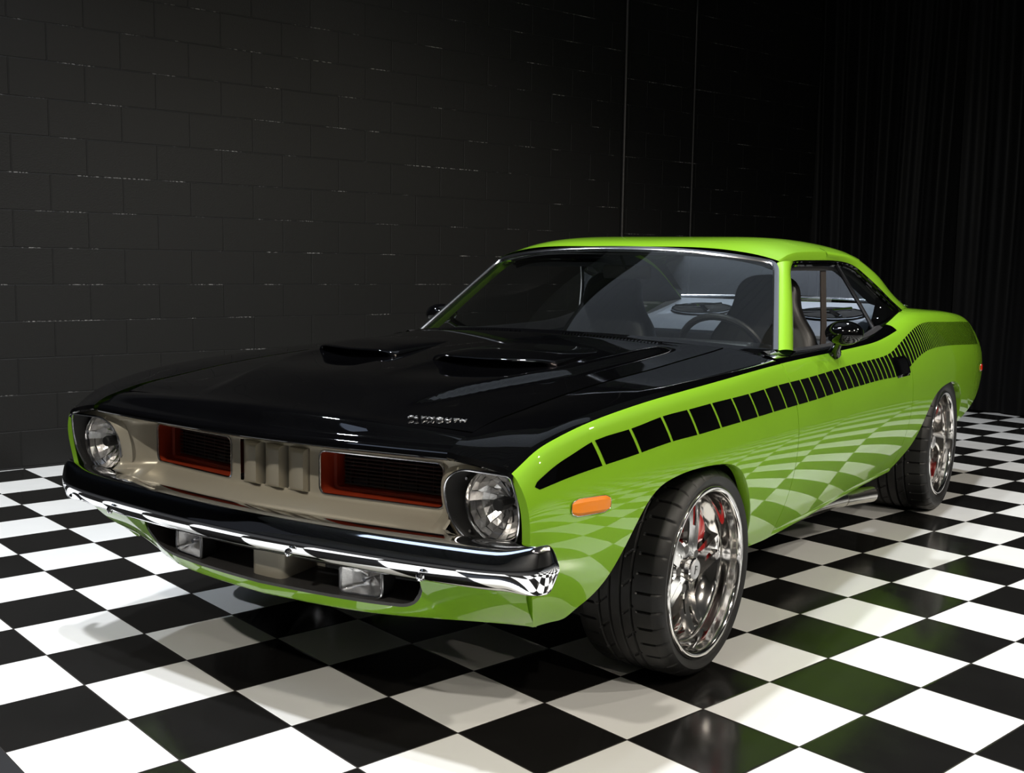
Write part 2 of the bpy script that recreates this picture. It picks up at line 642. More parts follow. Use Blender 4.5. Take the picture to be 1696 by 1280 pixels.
# the rest of the hall behind the camera, seen only in reflections
hallm = mat('pale_hall_paint', (0.42, 0.41, 0.39), 0.7)
noise_bump(hallm, 6, 0.2, 0.003)
slabm = mat('dark_concrete', (0.02, 0.02, 0.02), 0.5)
noise_bump(slabm, 8, 0.2, 0.002)
b = MB()
b.box((13.0, 1.0, CEIL / 2), (0.2, 16.5, CEIL))
o = b.build('wall_right', hallm, smooth=False)
o['kind'] = 'structure'
b = MB()
b.box((5.0, -7.4, CEIL / 2), (16.2, 0.2, CEIL))
o = b.build('wall_front', hallm, smooth=False)
o['kind'] = 'structure'
b = MB()
b.box((5.0, 0.7, -0.12), (16.2, 16.5, 0.10))
o = b.build('floor_slab', slabm, smooth=False)
o['kind'] = 'structure'
lamp('hall_light', 'AREA', (10.4, 4.5, 4.7), (12.6, 4.5, 1.2), 60, 1.2, (1.0, 0.94, 0.86), sy=5.0)
lamp('hall_light', 'AREA', (6.0, -5.0, 4.7), (6.0, -7.0, 1.2), 40, 4.0, (1.0, 0.94, 0.86), sy=0.8)
# corrugated ceiling deck
deckm = mat('grey_ceiling_deck', (0.16, 0.17, 0.19), 0.6)
noise_bump(deckm, 20, 0.1, 0.003)
b = MB()
row0, row1, x = [], [], -3.4
z0 = CEIL
prof = []
while x < 12.9:
    prof += [(x, z0), (x + 0.10, z0), (x + 0.13, z0 + 0.05), (x + 0.23, z0 + 0.05), (x + 0.26, z0)]
    x += 0.26
P = [[(px, y, pz) for px, pz in prof] for y in (-7.3, 8.9)]
b.grid(P, flip=True)
o = b.build('ceiling', deckm, smooth=False)
o['kind'] = 'structure'

# ------------------------------------------------------------------ curtain
CURT = mat('black_curtain_cloth', (0.0022, 0.0022, 0.0023), 0.45, spec=0.07)
CURT.node_tree.nodes['Principled BSDF'].inputs['Sheen Weight'].default_value = 0.03
noise_bump(CURT, 5, 0.15, 0.01, 2)


def curtain(name, x0, x1, y0, amp, per, seed, label):
    rnd = random.Random(seed)
    n = int((x1 - x0) / 0.012)
    ph = [rnd.uniform(0, 6.28) for _ in range(4)]
    rows = []
    for z in np.linspace(0.012, CEIL - 0.15, 14):
        row = []
        for i in range(n + 1):
            x = x0 + (x1 - x0) * i / n
            a = amp * (0.75 + 0.25 * z / CEIL)
            w = x + 0.03 * math.sin(z * 0.9 + ph[0]) * math.sin(x * 3 + ph[1])
            y = y0 + a * math.sin(2 * PI * w / per + 0.9 * math.sin(w * 2.1 + ph[2])) + 0.4 * a * math.sin(2 * PI * w / per * 2.3 + ph[3])
            row.append((x, y, z))
        rows.append(row)
    m = MB()
    m.grid(rows)
    # rear face so that the cloth has a thickness
    m.grid([[(p[0], p[1] + 0.006, p[2]) for p in r] for r in rows], flip=True)
    o = m.build(name, CURT, sharp=180)
    tagset(o, label, 'curtain', None)
    return o


CURTX = [(-2.38, -0.95, 8.02, 0.030, 0.27, 1, 'black shiny curtain panel nearest the painted block wall'),
         (-0.93, 0.75, 8.02, 0.032, 0.30, 2, 'black shiny curtain panel at the right edge, behind the tail of the car')]
for a in CURTX:
    curtain('stage_curtain', *a)
b = MB()
b.tube([(-2.36, 8.02, CEIL - 0.12), (3.0, 8.02, CEIL - 0.12)], 0.02, 12)
o = b.build('curtain_rail', PIPE)
tagset(o, 'black steel rail the black curtains hang from', 'rail')

# ------------------------------------------------------------------ lamps of the studio
lamp('wall_washer', 'SPOT', (-1.7, 2.4, 4.7), (-2.62, 3.7, 3.3), 45, 0.03, (1.0, 0.93, 0.85), 62, 0.12)
HOUS = mat('lamp_housing', (0.02, 0.02, 0.02), 0.5)
noise_bump(HOUS, 50, 0.1, 0.001)
lamp('added_sheen_light', 'AREA', (-0.35, -2.35, 4.9), (-0.35, -2.35, 0), 16, 2.2, (0.62, 0.75, 1.0), sy=1.5)  # soft light added for the bluish sheen on bumper and header
lamp('added_sheen_light', 'AREA', (-0.1, 3.2, 4.9), (-0.1, 3.2, 0), 10, 3.0, (0.75, 0.85, 1.0), sy=3.2)  # soft light added and sized to grey the windshield's reflection
for (loc, tgt, pw, sz, colr, sp, bl) in LAMPS:
    lamp('studio_spot', 'SPOT', loc, tgt, pw, sz, colr, sp, bl)


# ================================================================== the car
# car frame: x forward, y to the driver's side (left), z up; front axle above the origin
car = bpy.data.objects.new('muscle_car', None)
COL.objects.link(car)
car.location = (0.802, 1.212, 0)
car.rotation_euler = (0, 0, -1.3117)
tagset(car, 'lime green two-door muscle car with a gloss black hood and black strobe side stripes', 'car')

# ---- long profiles of the body side
YW = spl([.93, .80, .60, .30, 0, -.4, -1.0, -1.6, -2.2, -2.75, -3.3, -3.6, -3.83],
         [.840, .862, .890, .915, .928, .930, .926, .926, .938, .952, .946, .930, .905])
YS = spl([.93, .80, .60, .30, 0, -.4, -1.0, -1.6, -1.95, -2.2, -2.5, -2.8, -3.3, -3.83],
         [.802, .826, .848, .862, .866, .862, .846, .842, .846, .850, .852, .852, .846, .820])
ZS = spl([.93, .90, .86, .80, .70, .55, .35, .0, -.4, -.8, -1.2, -1.6, -1.86, -2.05, -2.25, -2.5, -2.8, -3.2, -3.55, -3.75, -3.83],
         [.735, .752, .775, .797, .820, .840, .855, .868, .877, .881, .881, .885, .895, .918, .950, .974, .978, .965, .940, .913, .892])
YB = spl([.93, .6, 0, -.6, -1.4, -2.2, -2.75, -3.3, -3.83], [.723, .778, .822, .838, .838, .845, .870, .875, .865])
ZSEAM = spl([.95, .93, .90, .845, .80, .665, .57, .43, .08, -.1, -.21, -.55, -.68], [.752, .765, .781, .797, .808, .827, .838, .852, .874, .883, .890, .911, .921])
# lower edge of the body side: sill, both wheel arches and the tail
ARF = [(.80, .314), (.74, .322), (.677, .346), (.612, .372), (.568, .41), (.542, .455), (.518, .50), (.477, .562), (.442, .597), (.399, .621), (.321, .638), (.209, .644), (.09, .640), (-.039, .624), (-.11, .599), (-.163, .561), (-.222, .50), (-.285, .428), (-.335, .353), (-.365, .288)]
ARR = [(-2.155, .302), (-2.225, .340), (-2.304, .392), (-2.352, .454), (-2.39, .508), (-2.45, .565), (-2.54, .610), (-2.67, .634), (-2.79, .640), (-2.90, .633), (-3.0, .605), (-3.07, .56), (-3.12, .50), (-3.148, .41)]
TAILB = [(-3.15, .395), (-3.30, .415), (-3.5, .455), (-3.65, .50), (-3.83, .60)]
X_DOOR0, X_DOOR1 = -.622, -2.118


def side_y(x, z):
    yw, ys, zs, yb = float(YW(x)), float(YS(x)), float(ZS(x)), float(YB(x))
    zw = .63
    if z >= zw:
        return yw - (yw - ys) * ((z - zw) / max(.05, zs - zw)) ** 2.15
    return yw - (yw - yb) * (min(1.3, (zw - z) / (zw - .27))) ** 2.0


def front_dx(z, y):
    """how far the front edge of the side leans back or forward at this height"""
    xe = float(np.interp(z, [.314, .36, .40, .46, .528, .60, .733, .80], [.744, .785, .815, .860, .893, .905, .930, .930]))
    if z > .70:
        xe += .028 * float(smooth01(((.80 - y) / .16)))
    return xe - .93


def shear(p):
    x, y, z = p
    s = float(smooth01((x - .55) / .38))
    return (x + s * front_dx(z, y), y, z)


def bottom_z(x):
    return None


def stations(x0, x1, arch=None):
    pass


def side_strip(xs, zbs, inner, rad, nside=26, nfil=7, ntop=9, crown=.006, flat_front=False):
    """section by section: sill -> crest -> fillet -> top strip to the inner line; returns rows[nv][nu]"""
    cols = []
    for x, zb in zip(xs, zbs):
        ys, zs = float(YS(x)), float(ZS(x))
        yi, zi = inner(x)
        r = rad(x) if callable(rad) else rad
        r = min(r, (zs - zb) * .5)
        r2 = min(r, abs(ys - yi) * .6)
        col = []
        for t in np.linspace(0, 1, nside):
            z = zb + (zs - r - zb) * t
            col.append((x, side_y(x, z), z))
        a = np.array(col[-1])
        c = np.array((x, ys, zs))
        top = np.array((x, yi, zi))
        L = np.linalg.norm(top - c)
        mid = (c + top) / 2 + np.array((0, 0, crown))

        def topc(t):
            return (1 - t) ** 2 * c + 2 * t * (1 - t) * mid + t * t * top
        tb = r2 / L
        b_ = topc(tb)
        for t in np.linspace(0, 1, nfil + 1)[1:]:
            q = (1 - t) ** 2 * a + 2 * t * (1 - t) * c + t * t * b_
            col.append(tuple(q))
        for t in np.linspace(tb, 1, ntop)[1:]:
            col.append(tuple(topc(t)))
        cols.append([shear(p) for p in col])
    return np.array(cols).transpose(1, 0, 2)


def resample2(pts, n):
    P = curve3([(a, 0, b) for a, b in pts], n)
    return [(p[0], p[2]) for p in P]


def dens(x0, x1, step=.022):
    n = max(2, int(abs(x1 - x0) / step) + 1)
    return list(np.linspace(x0, x1, n))


RAD = pchip([.93, .7, .2, -.6, -1.9, -2.2, -3.83], [.020, .032, .036, .024, .022, .034, .034])


def inner_fender(x):
    yi = float(np.interp(x, [-.68, .4, .95], [.66, .655, .645]))
    zi = float(ZSEAM(x))
    return yi, zi


YI_D = spl([-.62, -.80, -1.2, -1.6, -1.9, -2.06, -2.25, -2.43, -2.75, -3.1, -3.45, -3.83], [.790, .795, .802, .802, .802, .800, .792, .778, .742, .715, .715, .712])
ZI_D = spl([-.62, -.80, -1.2, -1.6, -1.9, -2.06, -2.25, -2.43, -2.60, -2.85, -3.1, -3.45, -3.7, -3.83], [.900, .896, .892, .896, .912, .936, .967, .992, 1.000, .996, .985, .970, .948, .925])


def inner_door(x):
    return float(YI_D(x)), float(ZI_D(x))


def add_lip(m, edge, sign, mi=0, w=.035, up=.012):
    """flange turned in from a wheel arch edge"""
    E0 = np.array(edge)
    E1 = E0.copy()
    E1[:, 1] -= sign * w * .25
    E1[:, 2] -= .004
    E2 = E0.copy()
    E2[:, 1] -= sign * w
    E2[:, 2] += up * 0
    m.grid([E0, E1, E2], flip=sign > 0, mi=mi)


def body_part(name, xs, zbs, inner, side, blackfrom=None, parent=car, lip=None, crown=.006, nfil=7):
    P = side_strip(xs, zbs, inner, RAD, nfil=nfil, crown=crown)
    nside = 26
    m = MB()
    Q = P if side > 0 else mirror(P)
    split = nside + 3        # paint break runs along the crest
    if blackfrom:
        m.grid(Q[:split], flip=side > 0, mi=0)
        m.grid(Q[split - 1:], flip=side > 0, mi=1)
    else:
        m.grid(Q, flip=side > 0, mi=0)
    if lip:
        a, b = lip
        E = [Q[0][i] for i in range(len(xs)) if b <= xs[i] <= a]
        add_lip(m, E, side)
    # turned-in edges at the shut lines
    for idx in (0, -1):
        e = Q[:, idx]
        e2 = e.copy()
        e2[:, 1] -= side * .022
        cut = split
        m.grid([e[:cut], e2[:cut]], flip=(idx == 0) == (side > 0), mi=0)
    o = m.build(name, LIME, parent, mats=[LIME, GLOSS], sharp=50)
    return o, P


arf = resample2(ARF, 90)
arr = resample2(ARR, 90)
fx = list(np.linspace(.93, .802, 10)) + [p[0] for p in arf] + dens(-.370, X_DOOR0 + .002, .02)
fz = [float(np.interp(x, [.80, .93], [.314, .314])) for x in np.linspace(.93, .802, 10)] + [p[1] for p in arf] + [.288 - .012 * min(1, (-.37 - x) / .2) for x in dens(-.370, X_DOOR0 + .002, .02)]
dx_ = dens(X_DOOR0 - .002, X_DOOR1 + .002, .02)
dz_ = [.300] * len(dx_)
qx0 = dens(X_DOOR1 - .002, -2.150, .012)
tailp = resample2(TAILB, 34)
qx = qx0 + [p[0] for p in arr] + [p[0] for p in tailp]
qz = [.290 + .011 * (x - qx0[0]) / (qx0[-1] - qx0[0]) for x in qx0] + [p[1] for p in arr] + [p[1] for p in tailp]

FENDP = None
for side in (1, -1):
    f_o, FENDP = body_part('front_fender', fx, fz, inner_fender, side, blackfrom=True, lip=(.64, -.365))
    d_o, _ = body_part('door', dx_, dz_, inner_door, side, blackfrom=True)
    q_o, QP = body_part('quarter_panel', qx, qz, inner_door, side, lip=(-2.16, -3.148))
    # sill under the door
    xs = dens(X_DOOR0 + .01, X_DOOR1 - .01, .05)
    m = MB()
    rows = []
    for zz in (.296, .286, .276, .268):
        rows.append([(x, side * (side_y(x, zz) - (.004 if zz > .29 else 0) - (.02 if zz < .27 else 0)), zz) for x in xs])
    rows.append([(x, side * (side_y(x, .268) - .12), .262) for x in xs])
    m.grid(rows, flip=side < 0)
    m.build('rocker_sill', LIME, car)
    # cowl side: black, between the fender's rear edge and the windshield base
    # door top liner, black, falling into the cabin
    m = MB()
    xs = dens(-.66, -2.05, .04)
    rows = [[(x, side * (YI_D(x) + .004), float(ZI_D(x)) + .001) for x in xs],
            [(x, side * (YI_D(x) - .012), float(ZI_D(x)) + .010) for x in xs],
            [(x, side * (YI_D(x) - .030), float(ZI_D(x)) + .004) for x in xs],
            [(x, side * (YI_D(x) - .075), float(ZI_D(x)) - .03) for x in xs],
            [(x, side * (YI_D(x) - .095), .60) for x in xs]]
    m.grid(rows, flip=side > 0)
    m.build('door_cap', VINYL, d_o)
    # handle recess and paddle
    m = MB()
    y0 = side_y(-1.99, .77)
    pts = []
    for i, x in enumerate(np.linspace(-1.892, -2.075, 9)):
        row = []
        for j, z in enumerate(np.linspace(.728, .815, 7)):
            e = 0.0 if (i in (0, 8) or j in (0, 6)) else .012
            row.append((x + .10 * (z - .77), side * (side_y(x, z) + .001 + e), z))
        pts.append(row)
    m.grid(pts, flip=side < 0)
    m.build('door_handle', GLOSS, d_o)

# ---- strobe stripes laid over the painted side (a decal skin 0.7 mm proud)
ST = spl([.886, .812, .744, .673, .511, .35, .197, .048, -.095, -.30, -.49, -.72, -1.0, -1.325, -1.678, -1.83, -1.93, -2.02, -2.13, -2.28, -2.45, -2.70, -2.938, -3.35, -3.70],
         [.708, .738, .757, .774, .787, .801, .805, .808, .809, .811, .814, .814, .816, .821, .824, .829, .840, .858, .882, .914, .938, .940, .931, .917, .900])
SB = spl([.886, .782, .647, .48, .319, .17, .026, -.117, -.517, -.875, -1.103, -1.403, -1.763, -1.93, -2.03, -2.17, -2.40, -2.637, -3.1, -3.68],
         [.690, .704, .715, .725, .734, .735, .737, .738, .739, .738, .740, .740, .738, .737, .748, .780, .816, .823, .808, .780])


def stripe_patch(m, a0, a1, b0, b1, side, nz=8, nx=4):
    """a = top x range, b = bottom x range"""
    rows = []
    for t in np.linspace(0, 1, nz):
        row = []
        for s in np.linspace(0, 1, nx):
            xt = a0 + (a1 - a0) * s
            xb = b0 + (b1 - b0) * s
            x = xb + (xt - xb) * t
            x2 = x
            zt, zb = float(ST(x2)), float(SB(x2))
            z = zb + (zt - zb) * t
            p = shear((x, side_y(x, z) + .0009, z))
            row.append((p[0], side * p[1], p[2]))
        rows.append(row)
    m.grid(rows, flip=side < 0)


def build_stripes(side):
    m = MB()
    # leading wedge with a rounded nose
    rows = []
    for t in np.linspace(0, 1, 9):
        row = []
        for s in np.linspace(0, 1, 22):
            xr = .6475 + .0245 * t
            x = .893 + (xr - .893) * s
            w = math.sqrt(max(0, 1 - (1 - min(1, s / .07)) ** 2))
            zt, zb = float(ST(x)) - .003 * (1 - s), float(SB(x)) - .002 * (1 - s)
            c = (zt + zb) / 2
            z = c + (zt - zb) / 2 * (2 * t - 1) * w
            p = shear((x, side_y(x, z) + .0009, z))
            row.append((p[0], side * p[1], p[2]))
        rows.append(row)
    m.grid(rows, flip=side < 0)
    # bars from the nose towards the tail, each thinner than the last
    cuts = [.665, .505, .342, .191, .042, -.102, -.240, -.372, -.498, -.612, -.719, -.819, -.916, -1.010, -1.099, -1.183, -1.262, -1.338, -1.411, -1.480, -1.545, -1.608, -1.670, -1.732, -1.792, -1.849]
    p = .057
    while cuts[-1] > -3.66:
        cuts.append(cuts[-1] - p)
        p = max(.0275, p * .955)
    for a, b in zip(cuts[:-1], cuts[1:]):
        g = .0125 if a > -1.6 else max(.0125, (a - b) * float(np.interp(a, [-2.6, -1.6], [.42, .22])))
        t1 = b + g
        sl = .026
        stripe_patch(m, a - g * .5, t1 - g * .5, a - sl - g * .5, t1 - sl - g * .5, side)
    return m.build('strobe_stripe', DECAL, car, sharp=180)


build_stripes(1)
build_stripes(-1)

# ---- hood, header panel
HC = spl([.885, .80, .65, .45, .2, -.1, -.35, -.56], [.816, .829, .850, .874, .900, .927, .943, .951])


def seam_y(x):
    return float(np.interp(x, [-.68, .4, .95], [.652, .649, .639]))


def hood_z(x, y):
    ys = seam_y(x)
    ze, zc = float(ZSEAM(x)), float(HC(x))
    t = abs(y) / ys
    base = ze + (zc - .012 - ze) * (1 - t ** 2.2)
    # raised centre plateau, narrow in front and wide behind
    w = float(np.interp(x, [-.6, .2, .85], [.53, .50, .30]))
    h = .020 * float(smooth01((.86 - x) / .35)) * float(1 - smooth01((-.35 - x) / .2))
    base += h * float(1 - smooth01((abs(y) - w) / .045)) * .9
    # a shallow ramp leads into each scoop
    d = (abs(y) - .272) / .185
    if abs(d) < 1:
        q = x - (.27 - .22 * (abs(y) - .272))
        k = (1 - float(smooth01(q / .30))) if q > 0 else float(smooth01((q + .14) / .14))
        base -= .012 * (1 - d * d) * k
    return base


m = MB()
vs = np.r_[np.linspace(-1, 1, 121)]
us = np.r_[np.linspace(0, .30, 16)[:-1], np.linspace(.30, .45, 50)[:-1], np.linspace(.45, 1, 50)]
rows = []
for v in vs:
    row = []
    for u in us:
        xf = .845 + .04 * (1 - abs(v) ** 1.8)
        xr = -.622 + .072 * (1 - v * v)
        x = xf + (xr - xf) * u
        y = v * (seam_y(x) - .004)
        row.append((x, y, hood_z(min(x, .86), y) if x < .845 else hood_z(.845, y) + (float(HC(x)) - float(HC(.845))) * (1 - abs(v) ** 2)))
    rows.append(row)
m.grid(rows, flip=True)
R_ = np.array(rows)
for e, fl_ in ((R_[0], True), (R_[-1], False)):
    e2 = e.copy(); e2[:, 2] -= .02
    m.grid([e, e2], flip=fl_)
e = R_[:, 0]; e2 = e.copy(); e2[:, 2] -= .02
m.grid([e, e2])
e = R_[:, -1]; e2 = e.copy(); e2[:, 2] -= .03
m.grid([e, e2], flip=True)
hood = m.build('hood', GLOSS, car, sharp=60)

for s in (1, -1):  # near-black strips that paint the shade down inside the hood seams
    m = MB()
    xs = dens(.93, -.66, .03)
    m.grid([[(x, s * (seam_y(x) - .030), float(ZSEAM(x)) - .016) for x in xs], [(x, s * (seam_y(x) + .030), float(ZSEAM(x)) - .016) for x in xs]])
    m.build('seam_shade_strip', DARKIN, car)

# twin scoops: low shells rising out of the hood, open at the front
SCY = .272


def mouth_x(dy):
    return .275 - .22 * dy - 1.0 * dy * dy


def scoop_arch(back, w, h, dip=.006, n=37, lipx=0.0):
    row = []
    for ph in np.linspace(0, PI, n):
        cy = math.cos(ph)
        dy = w * math.copysign(abs(cy) ** .85, cy)
        x = mouth_x(dy * .9) - back + lipx
        zb = hood_z(x, SCY + dy) - dip
        row.append((x, SCY + dy, zb + (h + dip) * math.sin(ph) ** .62))
    return row


for s in (1, -1):
    m = MB()
    rows = []
    for k in range(12):          # inside of the mouth, rolling out over the lip
        t = k / 11
        a = PI * t
        rows.append(scoop_arch(.012 - .012 * math.sin(a), .172 + .022 * (1 - math.cos(a)) / 2 * 1.3, .023 + .008 * (1 - math.cos(a)) / 2))
    inner0 = scoop_arch(.10, .150, .020)
    for t in np.linspace(.03, 1, 22):
        back = .012 + .50 * t
        rows.append(scoop_arch(back, .201 - .05 * t ** 1.5, .031 * (1 - float(smooth01(t))) - .004 * t, dip=.006 + .004 * t))
    rows = [inner0, scoop_arch(.05, .160, .024)] + rows
    G = np.array(rows)
    if s < 0:
        G = mirror(G)
    m.grid(G, flip=s > 0)
    sc = m.build('hood_scoop', GLOSS, hood, sharp=80)
    m = MB()
    A = np.array(scoop_arch(.085, .168, .028))
    B_ = A.copy()
    B_[:, 2] = [hood_z(p[0], p[1]) - .01 for p in A]
    G = np.array([A, B_])
    if s < 0:
        G = mirror(G)
    m.grid(G)
    m.build('scoop_mouth', DARKIN, hood)

# washer louvres punched into the rear of the hood
for s in (1, -1):
    m = MB()
    for r_ in range(3):
        for k in range(30):
            y = s * (.10 + k * .0125 + r_ * .006)
            x = -.47 + .022 * r_ - .06 * (abs(y) / .6) ** 2
            z = hood_z(x, y)
            v = []
            for (a, b, c_) in ((-.008, -.0048, 0), (.009, -.0048, .0), (.009, .0048, .0), (-.008, .0048, .0), (-.004, -.003, .007), (.003, -.003, .004), (.003, .003, .004), (-.004, .003, .007)):
                v.append((x + a, y + b, z + c_ + .0005))
            m.add(v, [(0, 1, 5, 4), (1, 2, 6, 5), (2, 3, 7, 6), (3, 0, 4, 7), (4, 5, 6, 7)])
    m.build('cowl_louvers', GLOSS, hood)

# header panel above the grille
m = MB()
secs = []
for v in np.linspace(-1, 1, 81):
    y = v * .640
    c = 1 - abs(v) ** 1.8
    x0, z0 = .849 + .040 * c, float(.795 + .019 * (1 - v * v))
    xl = .952 + .036 * (1 - abs(v) ** 1.6)
    zl = .747 - .006 * c
    pts = [(x0, y, z0 - .022), (x0 + .0005, y, z0 - .002), (x0 + .004, y, z0), (x0 + .035, y, z0 - .006 - .004 * c), (xl - .030, y, zl + .026), (xl - .010, y, zl + .019), (xl - .001, y, zl + .010), (xl, y, zl + .001), (xl - .006, y, zl - .004), (xl - .03, y, zl - .004)]
    secs.append(curve3(pts[2:], 26))
S = np.array(secs)
m.grid(S, flip=True)
header = m.build('header_panel', GLOSS, car, sharp=60)
# fender noses: close the top strip down to the bezel height (black caps)
for side in (1, -1):
    m = MB()
    P = FENDP
    E = P[27:, 0].copy()       # front edge of the black top strip
    E2 = E.copy(); E2[:, 0] += .004; E2[:, 2] -= .012
    E3 = E.copy(); E3[:, 0] -= .004; E3[:, 2] -= .018
    E4 = E.copy(); E4[:, 0] -= .05; E4[:, 2] -= .018
    G = np.array([E, E2, E3, E4])
    if side < 0:
        G = mirror(G)
    m.grid(G, flip=side > 0)
    m.build('nose_cap', GLOSS, car)

# chrome letters on the front edge of the hood
def text_mesh(body, size, depth, name, m, parent, mat4, bevel=0.0006, space=1.0):
    cu = bpy.data.curves.new('lettering', 'FONT')
    cu.body = body
    cu.size = size
    cu.extrude = depth
    cu.bevel_depth = bevel
    cu.space_character = space
    cu.align_x = 'CENTER'
    t = bpy.data.objects.new('lettering', cu)
    COL.objects.link(t)
    dg = bpy.context.evaluated_depsgraph_get()
    me = bpy.data.meshes.new_from_object(t.evaluated_get(dg))
    bpy.data.objects.remove(t)
    bpy.data.curves.remove(cu)
    me.materials.clear()
    me.materials.append(m)
    me.transform(mat4)
    me.name = name
    o = bpy.data.objects.new(name, me)
    COL.objects.link(o)
    o.parent = parent
    return o


def basis(o, ex, ey):
    ex = Vector(ex).normalized()
    ey = Vector(ey)
    ez = ex.cross(ey).normalized()
    ey = ez.cross(ex)
    return Matrix(((ex.x, ey.x, ez.x, o[0]), (ex.y, ey.y, ez.y, o[1]), (ex.z, ey.z, ez.z, o[2]), (0, 0, 0, 1)))


zt = hood_z(.80, .50)
text_mesh('PLYMOUTH', .024, .0018, 'hood_letters', LETTER, hood, basis((.818, .505, hood_z(.818, .505) + .003), (-.06, .19, hood_z(.815, .60) - hood_z(.829, .41)), (-.99, 0, .13)), space=1.32)

# ---- front face: grille panel, bezels, lamps
def panel_x(y):
    """plan curve of the lower lip of the silver panel"""
    return float(np.interp(abs(y), [0, .03, .3, .6, .79], [.962, .960, .940, .915, .896]))


def recess_x(y):
    return float(np.interp(abs(y), [0, .16, .49, .535, .57, .605, .80], [.874, .869, .826, .822, .850, .903, .906]))


GR = [.165, .535, .592, .706]   # grille opening: y inner, outer, z low, high


def in_open(y, z):
    return GR[0] < abs(y) < GR[1] and GR[2] < z < GR[3]


def bezel_pts(s):
    """outline of the headlamp bezel: flat on top, rounded inside and below"""
    def bz(y, z):
        return (.878 + (z - .529) * .21 - .005 * (y - .70) / .1 + .016 * float(smooth01((y - .74) / .08)), s * y, z)
    pts = [bz(.800, .722), (bz(.655, .722)), bz(.606, .690), bz(.598, .628), bz(.622, .565), bz(.672, .532), bz(.735, .525), bz(.785, .545), bz(.812, .61), bz(.812, .665)]
    return pts, [.012, .03, .03, .04, .03, .03, .03, .03, .04, .04]


def inside(y, z, poly):
    c = False
    for a, b in zip(poly, poly[1:] + poly[:1]):
        if (a[1] > z) != (b[1] > z) and y < (b[0] - a[0]) * (z - a[1]) / (b[1] - a[1]) + a[0]:
            c = not c
    return c


BPOLY = [(p[1], p[2]) for p in bezel_pts(1)[0]]


def panel_pt(y):
    """from the front lower lip, up the shelf, over the recess face, to the upper lip"""
    xl, xr = panel_x(y), recess_x(y)
    xt = .930 + .036 * (1 - (abs(y) / .79) ** 1.6)
    zlow = .535 - .004 * (1 - abs(y))
    pts = [(xl - .010, zlow - .018), (xl, zlow - .006), (xl - .003, zlow + .004), (xl - .03, zlow + .012), (xr + .020, .572), (xr + .004, .584), (xr, .592), (xr, .706), (xr + .010, .718), (xt - .02, .738), (xt - .004, .744)]
    if xr > .87:
        k = float(smooth01((abs(y) - .55) / .05))
        pts[8] = (xr + .010 * (1 - k), .718)
        pts[9] = (max(xt - .02, xr), .738)
    seg = [1, 2, 5, 8, 3, 2, 14, 3, 5, 1]
    out = []
    for a, b, n_ in zip(pts[:-1], pts[1:], seg):
        for k in range(n_):
            out.append((a[0] + (b[0] - a[0]) * k / n_, a[1] + (b[1] - a[1]) * k / n_))
    out.append(pts[-1])
    return out


m = MB()
ys = sorted(set([round(v, 4) for v in list(np.linspace(-.79, .79, 227)) + [GR[0], GR[1], -GR[0], -GR[1], .13, -.13]]))
P = np.array([[(p[0], y, p[1]) for p in panel_pt(y)] for y in ys])
nv, nu = P.shape[:2]
fs_ = []
for j in range(nv - 1):
    for i in range(nu - 1):
        ym = abs(ys[j] + ys[j + 1]) / 2
        zm = (P[j, i, 2] + P[j, i + 1, 2]) / 2
        if .592 < zm < .706 and (GR[0] < ym < GR[1] or ym < .13):
            continue
        if inside(ym, zm, BPOLY):
            continue
        fs_.append((j * nu + i, j * nu + i + 1, (j + 1) * nu + i + 1, (j + 1) * nu + i))
m.add(P.reshape(-1, 3), fs_)
panel = m.build('grille_panel', ARGENT, car, sharp=50)

# centre louvres: three rounded fins with dark slots beside them
for k3 in range(3):
    m = MB()
    rows = []
    y0 = -.120 + k3 * .0860
    for q in range(27):
        t = q / 24
        y = y0 + .0745 * min(t, 1)
        h = -.004 + .026 * math.sin(PI * min(1, t) ** .9 * .56)
        if t > 1:
            h -= .05 * (q - 24) / 2
        row = []
        for z in np.linspace(.5905, .7065, 27):
            e = (z - .5905) / .116
            cap = min(1.0, math.sin(PI * min(1, max(0, e))) * 4.2) ** .5
            xs_ = recess_x(y) + (.030 * max(0, (.596 - z) / .024) ** 1.3 if z < .596 else 0)
            row.append((xs_ + (h * cap if h > 0 else h), y, z))
        rows.append(row)
    m.grid(rows, flip=False)
    m.build('grille_louver', ARGENT, panel, sharp=60)
m = MB()
m.box((.835, 0, .645), (.01, .30, .15))
m.build('louver_backing', DARKIN, panel, smooth=False)

def rounded_poly(pts, r, n=6):
    """round the corners of a closed polygon of 3D points"""
    out = []
    N = len(pts)
    for i in range(N):
        p0, p, p1 = Vector(pts[i - 1]), Vector(pts[i]), Vector(pts[(i + 1) % N])
        rr = r[i] if hasattr(r, '__len__') else r
        a = p + (p0 - p).normalized() * min(rr, (p0 - p).length * .48)
        b = p + (p1 - p).normalized() * min(rr, (p1 - p).length * .48)
        for k in range(n + 1):
            t = k / n
            out.append((1 - t) ** 2 * a + 2 * t * (1 - t) * p + t * t * b)
    return out


def scaled(ring, f, dx=0.0, c=None):
    C_ = Vector(c) if c else sum(ring, Vector()) / len(ring)
    return [Vector((p.x + dx, C_.y + (p.y - C_.y) * f, C_.z + (p.z - C_.z) * f)) for p in ring]


def offset_ring(ring, d, dx=0.0):
    """inset in the yz plane by distance d"""
    N = len(ring)
    out = []
    area = sum(ring[i - 1].y * ring[i].z - ring[i].y * ring[i - 1].z for i in range(N))
    sg = 1 if area > 0 else -1
    for i in range(N):
        a, b = ring[i - 1], ring[(i + 1) % N]
        t = Vector((0, b.y - a.y, b.z - a.z))
        if t.length < 1e-9:
            t = Vector((0, 1, 0))
        t.normalize()
        nn = Vector((0, -t.z, t.y)) * sg
        out.append(ring[i] + nn * d + Vector((dx, 0, 0)))
    return out


